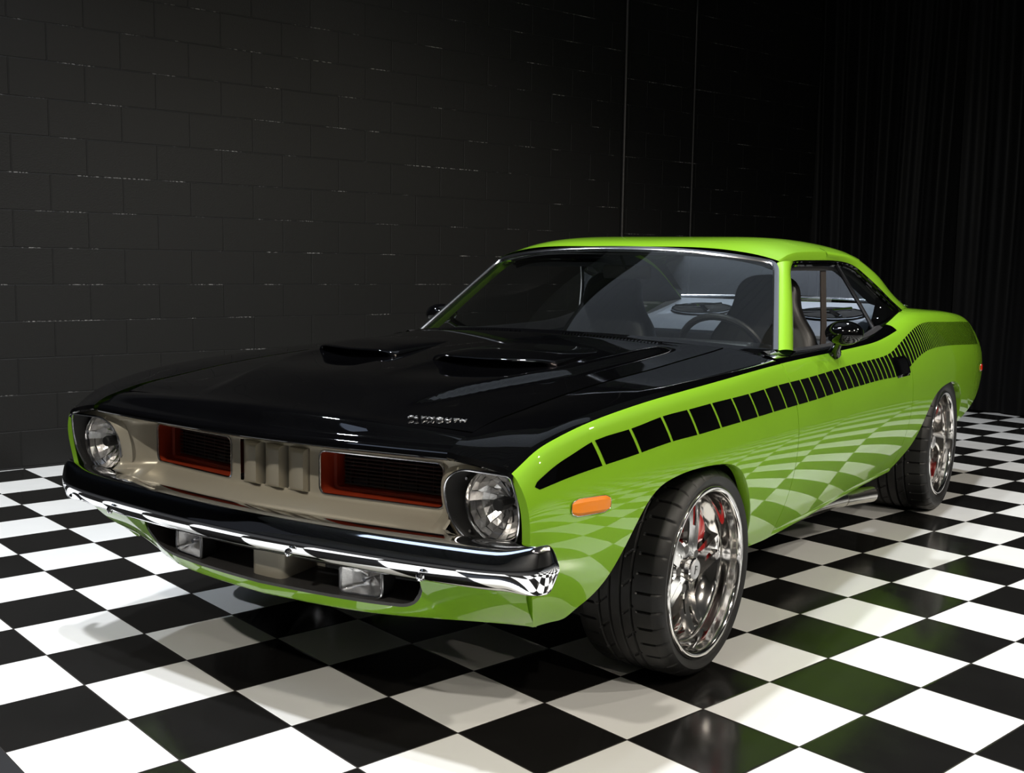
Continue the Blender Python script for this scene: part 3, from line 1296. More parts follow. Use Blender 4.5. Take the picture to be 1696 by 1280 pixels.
for s in (1, -1):
    corners = [(recess_x(GR[0]), s * GR[0], GR[2]), (recess_x(GR[1]), s * GR[1], GR[2]), (recess_x(GR[1]), s * GR[1], GR[3]), (recess_x(GR[0]), s * GR[0], GR[3])]
    ring = rounded_poly(corners, .022, 6)
    ring = [Vector((recess_x(p.y) + .001, p.y, p.z)) for p in ring]
    # bright edge
    m = MB()
    m.tube([tuple(p) for p in ring], .0032, 8, closed=True, up=(1, 0, 0))
    fr = m.build('grille_frame', TRIM, panel)
    # orange surround, stepping back
    m = MB()
    r1 = offset_ring(ring, .001, -.004)
    r2 = offset_ring(ring, .004, -.050)
    r3 = offset_ring(ring, .011, -.054)
    r4 = offset_ring(ring, .012, -.085)
    m.grid([[tuple(p) for p in r] for r in (r1, r2, r3, r4)], closeu=True, flip=s < 0)
    # flat filler to the square corner
    sq = [Vector(c) for c in corners]
    m.build('grille_surround', ORANGE, panel, sharp=30)
    # silver infill between the square cut-out and the rounded ring
    m = MB()
    sqr = []
    for i in range(4):
        for k in range(7):
            sqr.append(corners[i])
    m.grid([[tuple(p) for p in ring], [tuple(Vector(q) + Vector((0, 0, 0))) for q in sqr]], closeu=True, flip=s > 0)
    m.build('corner_filler', ARGENT, panel)
    # blade grille: horizontal blades on vertical bars, dark
    m = MB()
    for k in range(9):
        z = GR[2] + .018 + k * .0100
        m.tube([(recess_x(y) - .070, s * y, z) for y in (.185, .30, .41, .515)], .0022, 6)
    for k in range(7):
        y = .20 + k * .05
        m.box((recess_x(y) - .080, s * y, .649), (.008, .004, .085))
    m.build('grille_blades', BLADE, panel)
    m = MB()
    m.add([(.775, s * .135, .57), (.715, s * .585, .57), (.715, s * .585, .73), (.775, s * .135, .73)], [(0, 1, 2, 3)])
    m.build('grille_backing', DARKIN, panel, smooth=False)

    # headlamp bezel: D-shaped chrome rim around a black bucket
    bpts, brad = bezel_pts(s)
    ring = rounded_poly(bpts, brad, 5)
    m = MB()
    m.tube([tuple(p) for p in ring], .0034, 8, closed=True, up=(1, 0, 0))
    bezel = m.build('headlight_bezel', TRIM, car)
    m = MB()
    lc = Vector((.866, s * .724, .636))
    r1 = offset_ring(ring, .003, -.002)
    r2 = offset_ring(ring, .006, -.012)
    # funnel down to the round lamp
    N = len(r1)
    r3, r4 = [], []
    for i, p in enumerate(r2):
        a = math.atan2(p.z - lc.z, p.y - lc.y)
        r3.append(Vector((lc.x - .03, lc.y + .097 * math.cos(a), lc.z + .097 * math.sin(a))))
        r4.append(Vector((lc.x - .06, lc.y + .094 * math.cos(a), lc.z + .094 * math.sin(a))))
    m.grid([[tuple(p) for p in r] for r in (r1, r2, r3, r4)], closeu=True, flip=s < 0)
    m.build('headlight_bucket', MATTE, bezel, sharp=30)
    m = MB()
    def flange(d, dx):
        out = []
        for p, q in zip(ring, offset_ring(ring, d, dx)):
            w = 1 - float(smooth01((abs(p.y) - .69) / .05))
            out.append(p + (q - p) * w + Vector((-.004 * (1 - w), 0, 0)))
        return out
    m.grid([[tuple(p) for p in r] for r in (flange(-.001, -.002), flange(-.012, -.008), flange(-.026, -.020))], closeu=True, flip=s > 0)
    m.build('bezel_skirt', ARGENT, bezel)
    # silver skin between bezel and the panel
    for (yy, zz) in ((.640, .690), (.652, .566)):
        m = MB()
        m.tube([(lc.x + .004, s * yy, zz), (lc.x + .010, s * yy, zz)], .004, 10)
        m.build('bezel_screw', TRIM, bezel)
    # lamp unit
    m = MB()
    m.lathe([(.080, -.012), (.0835, .004), (.0870, .010), (.0885, .004), (.0885, -.02)], 48, 'x', lc)
    ringo = m.build('headlight', POLISH, car)
    m = MB()
    rnd = random.Random(7)
    prof_r = [(.010, -.058), (.022, -.055), (.036, -.049), (.050, -.040), (.063, -.028), (.073, -.014), (.081, .0)]
    for a_, b_ in zip(prof_r[:-1], prof_r[1:]):
        nseg = 20
        for k in range(nseg):
            t0, t1 = 2 * PI * k / nseg, 2 * PI * (k + 1) / nseg
            jr = [rnd.uniform(-.0028, .0028) for _ in range(4)]
            q = [(lc.x + h_ + jj, lc.y + r_ * math.cos(t_), lc.z + r_ * math.sin(t_)) for (r_, h_), t_, jj in ((a_, t0, jr[0]), (a_, t1, jr[1]), (b_, t1, jr[2]), (b_, t0, jr[3]))]
            m.add(q, [(0, 1, 2), (0, 2, 3)])
    m.lathe([(.0005, -.060), (.012, -.059)], 20, 'x', lc)
    m.build('reflector', REFL, ringo, smooth=False)
    m = MB()
    m.lathe([(.0005, .002), (.013, .002), (.0165, -.002), (.0165, -.03), (.012, -.05)], 8, 'x', lc)
    m.build('bulb_shield', MATTE, ringo)
    m = MB()
    m.lathe([(.0005, .022), (.03, .0205), (.055, .016), (.074, .009), (.082, .003)], 48, 'x', lc)
    m.build('headlight_lens', LENS, ringo)

# ---- lower valance (green) with its opening
VX = spl([0, .2, .4, .5, .6, .70, .785], [.935, .925, .887, .849, .808, .770, .744])
VZ = spl([0, .2, .4, .6, .785], [.311, .314, .315, .315, .314])


def val_pt(y, t):
    """t 0 at the bottom, 1 at the top"""
    a = abs(y)
    xb, zb = float(VX(a)), float(VZ(a))
    zt_ = .505
    z = zb + (zt_ - zb) * t
    x = xb + (float(np.interp(a, [0, .3, .5, .785], [.0, .012, .06, .144]))) * math.sin(t * PI / 2) - .012 * (1 - t) ** 6
    return x, z


m = MB()
ys = np.linspace(-.785, .785, 141)
OPEN_Y, OPEN_Z = .505, .030
nt_ = 22
rows = []
def vwide(y, z):
    """the valance flares to meet the fender's front edge"""
    k = max(0, (abs(y) - .30) / .485) ** 1.3
    return y * (1 + k * (side_y(.93, z) / .785 - 1))


for y in ys:
    row = []
    xb, zb = float(VX(abs(y))), float(VZ(abs(y)))
    row.append((xb - .05, vwide(y, zb) * .99, zb + .004))
    row.append((xb - .016, vwide(y, zb), zb - .004))
    for t in np.linspace(0, 1, nt_):
        x, z = val_pt(y, t)
        row.append((x, vwide(y, z), z))
    rows.append(row)
P = np.array(rows)
# pull the mesh lines on to the edge of the opening
def open_low(y):
    """height of the opening's lower edge above the bottom edge at y, None outside"""
    a = abs(y)
    if a >= .525:
        return None
    if a < .44:
        return .026
    return .026 + .10 * (1 - math.sqrt(max(0, 1 - ((a - .44) / .085) ** 2)))


fs_ = []
nv, nu = P.shape[:2]
for j in range(nv):
    lo = open_low(ys[j])
    if lo is not None:
        zb = float(VZ(abs(ys[j])))
        tz = lo / (.505 - zb)
        # rows 2..5 below the edge, rest above (above is dropped)
        for i in range(nt_):
            t = tz * i / 5 if i <= 5 else tz + (1 - tz) * (i - 5) / (nt_ - 6)
            x, z = val_pt(ys[j], t)
            P[j, i + 2] = (x, ys[j], z)
for j in range(nv - 1):
    o0, o1 = open_low(ys[j]), open_low(ys[j + 1])
    for i in range(nu - 1):
        if o0 is not None and o1 is not None and i >= 7:
            continue
        fs_.append((j * nu + i, (j + 1) * nu + i, (j + 1) * nu + i + 1, j * nu + i + 1))
m.add(P.reshape(-1, 3), fs_)
valance = m.build('front_valance', LIME, car, sharp=60)
# grey liner around the opening and the cavity behind it
m = MB()
low = [P[j, 7] for j in range(nv) if open_low(ys[j]) is not None]
low = np.array(low)
ext0 = low[0].copy(); ext0[2] = .50
ext1 = low[-1].copy(); ext1[2] = .50
low = np.vstack([ext0, low, ext1])
l2 = low.copy(); l2[:, 0] += .002; l2[1:-1, 2] += .009; l2[0, 1] += .008; l2[-1, 1] -= .008; l2[1:4, 1] += .005; l2[-4:-1, 1] -= .005
l3 = l2.copy(); l3[:, 0] -= .16; l3[:, 2] += .012
m.grid([low, l2, l3], flip=False)
m.build('intake_liner', mat('dark_grey_plastic', (0.035, 0.034, 0.033), 0.45), valance, sharp=30)
m = MB()
m.box((.72, 0, .42), (.02, 1.10, .20))
m.build('intake_backing', DARKIN, valance, smooth=False)
# centre post in the opening
m = MB()
pr = []
for (yy, xx) in ((-.062, .74), (-.060, .888), (-.052, .899), (-.040, .903), (.040, .903), (.052, .899), (.060, .888), (.062, .74)):
    pr.append([(xx, yy, z) for z in (.325, .40, .46, .51)])
m.grid(pr)
m.build('intake_post', ARGENT, valance, sharp=40)

# ---- fog lamps
for s in (1, -1):
    pts = [(.898, s * .262, .352), (.880, s * .386, .354), (.880, s * .386, .428), (.898, s * .262, .425)]
    ring = rounded_poly(pts, .016, 5)
    m = MB()
    m.tube([tuple(p) for p in ring], .0042, 8, closed=True, up=(1, 0, 0))
    fog = m.build('fog_light', TRIM, car)
    m = MB()
    b1 = [p + Vector((-.05, 0, 0)) for p in ring]
    b2 = scaled(ring, .7, -.075)
    m.grid([[tuple(p) for p in r] for r in (ring, b1, b2)], closeu=True, flip=s > 0)
    m.build('fog_light_shell', MATTE, fog, sharp=30)
    m = MB()
    rr = [[tuple(p) for p in scaled(ring, f, d)] for f, d in ((.97, -.002), (.8, -.02), (.5, -.034), (.15, -.04), (.02, -.04))]
    m.grid(rr, closeu=True, flip=s < 0)
    m.build('fog_light_reflector', REFL, fog)
    m = MB()
    c = sum(ring, Vector()) / len(ring)
    m.tube([(c.x - .035, c.y, c.z), (c.x - .012, c.y, c.z)], .006, 10)
    m.build('fog_light_bulb', TRIM, fog)
    m = MB()
    rr = [[tuple(p) for p in scaled(ring, f, d)] for f, d in ((.98, .001), (.7, .006), (.3, .009), (.02, .010))]
    m.grid(rr, closeu=True, flip=s > 0)
    m.build('fog_light_lens', LENS, fog)

# ---- chrome bumper
bp_plan = [(1.000, 0), (.998, .12), (.985, .40), (.968, .62), (.952, .76), (.938, .83), (.918, .872), (.895, .890), (.868, .896)]
full = [(x, -y) for x, y in bp_plan[::-1]] + bp_plan[1:]
ctr = curve3([(x, y, 0) for x, y in full], 281)
m = MB()
rows = []
n = len(ctr)
for i in range(n):
    a, b = ctr[max(0, i - 1)], ctr[min(n - 1, i + 1)]
    t = Vector(b - a).normalized()
    nn = Vector((t.y, -t.x, 0))      # outwards (forward at the centre)
    if nn.x < 0:
        nn = -nn
    k = abs(ctr[i][1]) / .896
    lift = .014 * k ** 2 + .008 * max(0, (k - .8) / .2) ** 1.5
    endk = min(i, n - 1 - i)
    taper = (1, .99, .96, .90, .78, .45)[max(0, 5 - endk)]
    h0, h1 = .432, .552
    sec = [(-.078, .440), (-.058, .433), (-.042, .436), (-.027, .447), (-.013, .463), (-.003, .480), (.0, .489), (-.001, .498), (-.007, .511), (-.021, .532), (-.045, .546), (-.070, .549), (-.10, .540)]
    row = []
    zc = .49
    cs = curve3([(o_, 0, z_) for o_, z_ in sec], 30)
    for o_, _, z_ in cs:
        z2 = zc + (z_ - zc) * taper
        fl2 = 1 - .72 * float(smooth01((k - .86) / .13))
        d = Vector(ctr[i]) + nn * (o_ * fl2)
        row.append((d.x, d.y, z2 + lift))
    rows.append(row)
m.grid(rows)
bump = m.build('front_bumper', CHROME, car, sharp=180)
for s in (1, -1):
    m = MB()
    yb = .575 * s
    xb = float(np.interp(.575, [q[1] for q in bp_plan], [q[0] for q in bp_plan]))
    m.lathe([(.0005, .006), (.006, .005), (.010, .002), (.011, -.004)], 16, 'x', (xb - .003, yb, .462))
    m.build('bumper_bolt', CHROME, bump)
m = MB()
m.lathe([(.0005, .006), (.006, .005), (.010, .002), (.011, -.004)], 16, 'x', (.996, .175, .462))
m.build('bumper_bolt', CHROME, bump)

# ---- amber and red side markers
for s in (1, -1):
    for (x0, x1, z0, z1, m_, nm) in ((.770, .618, .600, .642, AMBER, 'amber_marker'), (-3.72, -3.80, .62, .665, REDLENS, 'red_marker')):
        m = MB()
        P = []
        for i, x in enumerate(np.linspace(x0, x1, 9)):
            row = []
            for j, z in enumerate(np.linspace(z0, z1, 6)):
                u, v = i / 4 - 1, j / 2.5 - 1
                xx = (x0 + x1) / 2 + (x - (x0 + x1) / 2) * (1 - .07 * abs(v) ** 6)
                zm = (z0 + z1) / 2
                zz = zm + (z - zm) * (1 - .30 * abs(u) ** 8)
                zz += (.009 * (xx - x1) / (x0 - x1) if m_ is AMBER else 0)
                e = 0 if i in (0, 8) or j in (0, 5) else .007
                row.append((xx, s * (side_y(xx, zz) + .001 + e), zz))
            P.append(row)
        m.grid(P, flip=s < 0)
        mk = m.build(nm, m_, car, sharp=30)
        E = [P[i][0] for i in range(9)] + [P[8][j] for j in range(1, 6)] + [P[i][5] for i in range(7, -1, -1)] + [P[0][j] for j in range(4, 0, -1)]
        m = MB()
        m.tube(E, .0010, 6, closed=True)
        m.build('marker_rim', TRIM, mk)

# ---- greenhouse
# key points on the driver's side (mirrored for the other)
WB, WT = (-.755, .790, .905), (-1.137, .640, 1.212)      # windshield lower and upper corner
WBC, WTC = (-.560, 0, .945), (-1.040, 0, 1.262)          # lower and upper centre


def qcurve(a, c, n=41):
    """symmetric curve across the car through corner a and centre c"""
    out = []
    for v in np.linspace(-1, 1, n):
        k = abs(v) ** 2.2
        out.append((c[0] + (a[0] - c[0]) * k, v * a[1], c[2] + (a[2] - c[2]) * k))
    return out


def wind_row(t):
    a = [WB[i] + (WT[i] - WB[i]) * t for i in range(3)]
    c = [WBC[i] + (WTC[i] - WBC[i]) * t for i in range(3)]
    bow = .012 * math.sin(PI * t)
    c[0] += bow
    c[2] += bow
    return qcurve(a, c)


m = MB()
m.grid([wind_row(t) for t in np.linspace(0, 1, 21)], flip=False)
ws = m.build('windshield', GLASS, car, sharp=180)

m = MB()
top = wind_row(1.0)
bot = wind_row(0.0)
edgeL = [wind_row(t)[-1] for t in np.linspace(0, 1, 15)]
edgeR = [wind_row(t)[0] for t in np.linspace(0, 1, 15)]
# flat bright strip framing the glass: sides and top in one run with rounded corners
cornerpath = [Vector(p) for p in edgeR[:-1]] + [Vector(p) for p in top] + [Vector(p) for p in edgeL[::-1][1:]]


def strip(m_, path, w, th_, inward, mi=0, lift=.003):
    """flat strip along a path, its width pointing towards 'inward' points"""
    rows_ = []
    for i, p in enumerate(path):
        p = Vector(p)
        d = (Vector(inward[i]) - p).normalized()
        a = Vector(path[max(0, i - 1)]); b = Vector(path[min(len(path) - 1, i + 1)])
        t = (b - a).normalized()
        d = (d - t * d.dot(t)).normalized()
        nn = t.cross(d)
        if nn.x < 0:
            nn = -nn
        o_ = p + nn * lift
        rows_.append([tuple(p - d * w * .35 - nn * .004), tuple(p - d * w * .30 + nn * (lift + th_ * .6)), tuple(p + nn * (lift + th_)), tuple(p + d * w * .5 + nn * (lift + th_)), tuple(p + d * w * .68 + nn * (lift)), tuple(p + d * w * .7 - nn * .004)])
    m_.grid(rows_)


cen = Vector((-.86, 0, 1.09))
path = []
sm = curve3([tuple(p) for p in cornerpath], 160)
# round the upper corners
sm2 = sm.copy()
for _ in range(10):
    sm2[1:-1] = sm2[1:-1] * .5 + (sm2[:-2] + sm2[2:]) * .25
strip(m, [Vector(p) for p in sm2], .022, .004, [cen] * len(sm2))
m.build('windshield_trim', TRIM, ws, sharp=60)
# black border of the glass along the bottom, hidden wipers cowl
m = MB()
r0 = wind_row(0.0)
rows = [[(p[0] + .12 - .05 * (abs(p[1]) / .79) ** 2, p[1] * .985, p[2] - .030 + .004) for p in r0],
        [(p[0] + .035, p[1] * .995, p[2] - .012) for p in r0], [(p[0] + .012, p[1], p[2] - .002) for p in r0], [(p[0] - .002, p[1], p[2] + .004) for p in r0]]
m.grid(rows)
m.build('cowl_panel', GLOSS, car, sharp=60)
# cowl sides: from the fender top's rear edge up to the glass corner and along the belt
for s in (1, -1):
    m = MB()
    E = [tuple(p) for p in FENDP[27:, -1]]
    E = [(x, y * 1.0, z) for x, y, z in E]
    A = curve3([E[0], E[len(E) // 2], E[-1]], 14)
    B = curve3([(-.90, .812, .897), (-.80, .80, .906), (-.755, .785, .908)], 14)
    mid = (A + B) / 2
    mid[:, 2] += .004
    G = loft([A, mid, B], 14, 10)
    if s < 0:
        G = mirror(G)
    m.grid(G, flip=s < 0)
    A2 = curve3([E[-1], (-.66, .60, .918), (-.60, .45, .934)], 10)
    m.build('cowl_side', GLOSS, car, sharp=60)

# roof skin
def roof_pt(u, v):
    """u 0 windshield header .. 1 backlight header, v -1..1 across"""
    xf = -1.137 + (-1.040 + 1.137) * (1 - abs(v) ** 2.2) - .008
    xb = -2.20 - .15 * (1 - v * v)
    x = xf + (xb - xf) * u
    zc = float(np.interp(x, [-3], [0])) if False else float(ZRC(x))
    ye = float(YRE(x))
    ze = float(ZRE(x))
    k = abs(v)
    z = ze + (zc - ze) * (1 - k ** float(np.interp(x, [-1.5, -1.1], [6.5, 3.4])))
    return (x, v * ye, z)


ZRC = spl([-1.03, -1.12, -1.25, -1.45, -1.65, -1.9, -2.15, -2.36], [1.264, 1.286, 1.304, 1.318, 1.323, 1.318, 1.303, 1.277])
ZRE = spl([-1.03, -1.14, -1.25, -1.45, -1.65, -1.9, -2.15, -2.36], [1.205, 1.219, 1.242, 1.258, 1.262, 1.258, 1.240, 1.210])
YRE = spl([-1.03, -1.14, -1.4, -1.7, -2.0, -2.36], [.645, .640, .636, .634, .636, .650])
m = MB()
us = np.linspace(0, 1, 50)
vv = np.sin(np.linspace(-PI / 2, PI / 2, 61))
G = np.array([[roof_pt(u, v) for u in us] for v in vv])
m.grid(G, flip=True)
# roof edge rolls down to the drip line
for s, e in ((1, G[-1]), (-1, G[0])):
    dz = np.interp(-e[:, 0], [1.10, 1.245, 1.32, 1.45, 1.72, 2.3], [1.208, 1.210, 1.218, 1.222, 1.224, 1.20])
    e1 = e.copy(); e1[:, 1] += s * .005; e1[:, 2] = e[:, 2] * .65 + dz * .35
    e2 = e.copy(); e2[:, 1] += s * .007; e2[:, 2] = np.minimum(e[:, 2] - .006, dz)
    e3 = e2.copy(); e3[:, 1] -= s * .03; e3[:, 2] -= .004
    m.grid([e, e1, e2, e3], flip=s > 0)
roof = m.build('roof', LIME, car, sharp=50)
# headliner
m = MB()
H = G[::3, ::3].copy()
H[:, :, 2] -= .035
H[:, :, 1] *= .97
m.grid(H)
m.build('headliner', HEADL, roof)

# A pillars
for s in (1, -1):
    m = MB()
    secs = []
    for t in np.linspace(0, 1, 22):
        a = Vector([WB[i] + (WT[i] - WB[i]) * t for i in range(3)])
        # rear edge of the pillar = front edge of the window
        b = Vector((-.872 + (-1.245 + .872) * t, .808 + (.646 - .808) * t + .006 * math.sin(PI * t), .898 + (1.214 - .898) * t))
        if t > .85:
            b.x -= .05 * ((t - .85) / .15) ** 2
            b.z += 0
        out = (a + b) / 2 + Vector((.004, .022, .006))
        inn = (a + b) / 2 + Vector((0, -.035, -.01))
        secs.append([tuple(a), tuple(a * .7 + out * .3 + Vector((.003, .005, .003))), tuple(out), tuple(b * .75 + out * .25 + Vector((0, .004, 0))), tuple(b), tuple(b + Vector((.006, -.022, 0))), tuple(inn), tuple(a + Vector((-.01, -.02, -.01)))])
    S = np.array(secs)
    S = np.array([curve3(r[:5], 14).tolist() + [r[5], r[6], r[7]] for r in secs])
    if s < 0:
        S = mirror(S)
    m.grid(S, flip=s < 0)
    m.build('windshield_pillar', LIME, car, sharp=50)

# sail panels: from the window's rear edge to the backlight
WE = [(-1.72, .634, 1.226), (-1.90, .640, 1.222), (-2.05, .655, 1.203), (-2.17, .676, 1.160), (-2.28, .707, 1.105), (-2.37, .742, 1.047), (-2.435, .776, 1.001)]
def roof_z(x, y):
    ze, zc = float(ZRE(x)), float(ZRC(x))
    return ze + (zc - ze) * (1 - (abs(y) / float(YRE(x))) ** 6.5) + .0012


RE = [(-1.74, .628, roof_z(-1.74, .628)), (-1.95, .630, roof_z(-1.95, .630)), (-2.15, .634, roof_z(-2.15, .634)), (-2.32, .645, 1.206), (-2.50, .655, 1.152), (-2.68, .668, 1.075), (-2.86, .700, 1.002)]
GE = [(-1.74, .600, roof_z(-1.74, .600)), (-1.97, .590, roof_z(-1.97, .590)), (-2.20, .578, roof_z(-2.20, .578)), (-2.40, .568, 1.238), (-2.62, .570, 1.165), (-2.84, .590, 1.068), (-3.06, .630, .990)]
for s in (1, -1):
    m = MB()
    mid1 = [tuple((np.array(a) * .5 + np.array(b) * .5) + np.array((0, .010, .004))) for a, b in zip(WE, RE)]
    G2 = loft([WE, mid1, RE, GE], 40, 24)
    # lower extension on to the quarter's inner line
    low = [(x, float(YI_D(x)), float(ZI_D(x))) for x in (-2.42, -2.50, -2.62, -2.75, -2.90, -3.06)]
    edge = curve3([G2[j, -1] for j in range(24)], 16)
    lowc = curve3(low, 16)
    midc = (edge + lowc) / 2
    midc[:, 2] -= .004
    G3 = loft([edge, midc, lowc], 16, 8)
    if s < 0:
        G2, G3 = mirror(G2), mirror(G3)
    m.grid(G2, flip=s < 0)
    m.grid(G3, flip=s < 0)
    # inner side of the pillar (the same green, seen through the windows)
    I = G2.copy()
    I[:, :, 1] -= s * .045
    I[:, :, 2] -= .015
    m.grid([G2[0], I[0]], flip=s < 0)
    sail = m.build('sail_panel', LIME, car, sharp=50)
    m = MB()
    m.grid(I[::3, ::3], flip=s > 0)
    m.build('pillar_lining', HEADL, sail)
    # bright-black drip moulding over the windows
    m = MB()
    dr = [(-1.245, .648, 1.207), (-1.32, .641, 1.216), (-1.45, .639, 1.220), (-1.72, .640, 1.222)] + [(x, y + .006, z - .003) for x, y, z in WE[1:]]
    dr = curve3(dr, 60)
    if s < 0:
        dr = mirror(dr)
    m.tube(dr, .0065, 8, up=(0, 1, 0), sx=1.0)
    m.tube([(p[0], p[1] - s * .012, p[2] - .014) for p in dr], .009, 8, up=(0, 1, 0))
    m.build('drip_rail', TRIM if False else GLOSS, roof)
    m = MB()
    A = curve3([(-1.245, .640, 1.205), (-1.32, .634, 1.212), (-1.45, .632, 1.216), (-1.72, .632, 1.216)] + [(x, y - .004, z - .006) for x, y, z in WE[1:-1]], 40)
    B_ = A.copy(); B_[:, 1] -= .018; B_[:, 2] -= .034
    C_ = A.copy(); C_[:, 1] -= .09; C_[:, 2] -= .012
    G = np.array([A, B_, C_])
    if s < 0:
        G = mirror(G)
    m.grid(G, flip=s < 0)
    m.build('roof_rail_lining', HEADL, roof)
    # rear quarter glass frame, a slim bright bar
    m = MB()
    fb = curve3([(-1.86, .640, 1.212), (-1.93, .672, 1.13), (-2.00, .715, 1.03), (-2.06, .760, .93)], 20)
    if s < 0:
        fb = mirror(fb)
    m.tube(fb, .0100, 8, up=(0, 1, 0), sx=.8)
    m.build('quarter_window_bar', TRIM, car)
    m = MB()
    fr1 = curve3([(-1.88, .638, 1.208), (-2.04, .655, 1.190), (-2.17, .675, 1.145), (-2.36, .735, 1.040), (-2.42, .768, .995)], 20)
    fr0 = curve3([(-1.86, .640, 1.208), (-1.93, .672, 1.13), (-2.00, .715, 1.03), (-2.06, .760, .93)], 20)
    Gq = np.array([fr0, fr1])
    if s < 0:
        Gq = mirror(Gq)
    m.grid(Gq)
    m.build('quarter_glass', GLASS, car)
    # dark trim at the tip of the window
    m = MB()
    tip = [[(-2.425, .778, .998), (-2.36, .770, .975), (-2.25, .775, .955)], [(-2.36, .735, 1.035), (-2.30, .735, .99), (-2.20, .745, .935)], [(-2.30, .70, 1.06), (-2.25, .70, .97), (-2.15, .70, .90)]]
    Gt = loft(tip, 8, 8)
    if s < 0:
        Gt = mirror(Gt)
    m.grid(Gt)
    m.build('window_tip_trim', GLOSS, car)

# deck lid and tail
m = MB()
rows = []
for v in np.linspace(-1, 1, 41):
    row = []
    for u in np.linspace(0, 1, 30):
        x = -3.085 - u * .745
        k = 1 - v * v
        x2 = x - .04 * k
        row.append((x2, v * float(YI_D(x)), float(ZI_D(x)) + .012 * k * (1 - u)))
    rows.append(row)
m.grid(rows, flip=True)
m.build('trunk_lid', LIME, car, sharp=60)
m = MB()
rows = []
for v in np.linspace(-1, 1, 41):
    k = 1 - v * v
    row = []
    for z in np.linspace(.925, .60, 12):
        w = side_y(-3.83, z) * .997 if z < .885 else float(np.interp(z, [.885, .925], [side_y(-3.83, .885), float(YI_D(-3.83))]))
        row.append((-3.83 - .04 * k - .02 * math.sin(PI * (z - .60) / .325), v * w, z))
    rows.append(row)
m.grid(rows, flip=True)
m.build('tail_panel', LIME, car, sharp=60)
m = MB()
rc = curve3([(-3.76, -.86, 0), (-3.86, -.84, 0), (-3.92, -.70, 0), (-3.95, 0, 0), (-3.92, .70, 0), (-3.86, .84, 0), (-3.76, .86, 0)], 60)
m.grid([[(p[0] + o_, p[1], z_) for o_, z_ in ((.03, .50), (0, .49), (-.01, .54), (0, .58), (.03, .585))] for p in rc])
m.build('rear_bumper', CHROME, car)

# backlight
m = MB()
rows = []
for t in np.linspace(0, 1, 12):
    i = t * 4 + 2
    e = np.array([curve3(GE, 61)[int(round(i * 10))]])[0]
    c = np.array((-2.33 - .78 * t - .03, 0, 1.252 + (.998 - 1.252) * t + .02 * math.sin(PI * t)))
    rows.append([(c[0] + (e[0] - c[0]) * abs(v) ** 2.2, v * e[1], c[2] + (e[2] - c[2]) * abs(v) ** 2.2) for v in np.linspace(-1, 1, 31)])
m.grid(rows)
bl = m.build('rear_window', REARGLASS, car, sharp=180)
m = MB()
m.tube([(p[0] + .03, p[1], p[2] + .030) for p in rows[-1]], .008, 8)
m.build('rear_window_trim', TRIM, bl)

# ---- cabin
m = MB()
m.box((-.98, 0, .86), (.34, 1.36, .10), Matrix.Rotation(math.radians(-6), 3, 'Y'), bev=.03)
m.box((-1.08, 0, .78), (.14, 1.34, .16), bev=.04)
m.build('dashboard', VINYL, car, sharp=60)
m = MB()
m.box((-1.6, 0, .30), (2.2, 1.5, .02))
m.box((-.60, 0, .52), (.03, 1.5, .45))
m.build('cabin_floor', MATTE, car, smooth=False)
# parcel shelf with two speaker grilles
m = MB()
m.grid([[(-2.36, y, .80), (-2.38, y, .862), (-2.42, y, .880), (-2.94, y, 1.000), (-3.00, y, 1.008), (-3.08, y, 1.000)] for y in np.linspace(-.66, .66, 9)], flip=True)
shelf = m.build('parcel_shelf', SHELFM, car, sharp=40)
SHT = math.atan2(.12, .52)


def on_shelf(x, y, z):
    """shelf-plane coordinates to car coordinates"""
    return (-2.72 + x * math.cos(SHT) + z * math.sin(SHT), y, .950 - x * math.sin(SHT) + z * math.cos(SHT))


for s in (1, -1):
    m = MB()
    m.lathe([(.001, .012), (.05, .018), (.105, .010), (.120, .014), (.135, .006), (.140, 0)], 40, 'z', (0, 0, 0))
    m.v = [on_shelf(x * .80, y * 1.30 + s * .36, z) for x, y, z in m.v]
    sp_ = m.build('speaker', MATTE, shelf)
    m = MB()
    for k in range(3):
        a = 2 * PI * k / 3 + .5
        m.tube([on_shelf(0, s * .36, .026), on_shelf(.095 * math.cos(a), s * .36 + .16 * math.sin(a), .018)], .010, 8)
    m.tube([on_shelf(.104 * math.cos(2 * PI * k / 30), s * .36 + .172 * math.sin(2 * PI * k / 30), .012) for k in range(30)], .006, 6, closed=True)
    m.build('speaker_trim', CHROME, sp_)
# rear bench
m = MB()
m.box((-2.33, 0, .62), (.20, 1.18, .46), Matrix.Rotation(math.radians(-16), 3, 'Y'), bev=.08)
m.box((-2.05, 0, .48), (.55, 1.18, .16), bev=.06)
m.build('rear_bench', VINYL, car, sharp=60)
# high-back front seats
def seat(y0):
    m = MB()
    sec = []
    for z, w, xf, xb in ((.42, .24, -1.50, -1.62), (.60, .255, -1.56, -1.70), (.78, .250, -1.60, -1.76), (.90, .225, -1.63, -1.78), (.98, .170, -1.65, -1.79), (1.04, .145, -1.67, -1.80), (1.10, .135, -1.69, -1.80), (1.140, .105, -1.71, -1.795), (1.158, .055, -1.73, -1.78), (1.162, .01, -1.75, -1.76)):
        row = []
        for k in range(28):
            a = 2 * PI * k / 28
            cx, sx = math.cos(a), math.sin(a)
            cy = (xf + xb) / 2
            row.append((cy + (xf - xb) / 2 * math.copysign(abs(sx) ** .6, sx) + .018 * (abs(cx) ** 3) * (1 if sx > 0 else 0), y0 + w * math.copysign(abs(cx) ** .7, cx), z))
        sec.append(row)
    S = np.array(sec)
    D = np.zeros((40, 28, 3))
    for k in range(28):
        D[:, k] = curve3(S[:, k], 40)
    m.grid(D, closeu=True)
    m.box((-1.36, y0, .45), (.50, .50, .17), bev=.06)
    return m.build('front_seat', VINYL, car, sharp=60)


seat(.385)
seat(-.385)
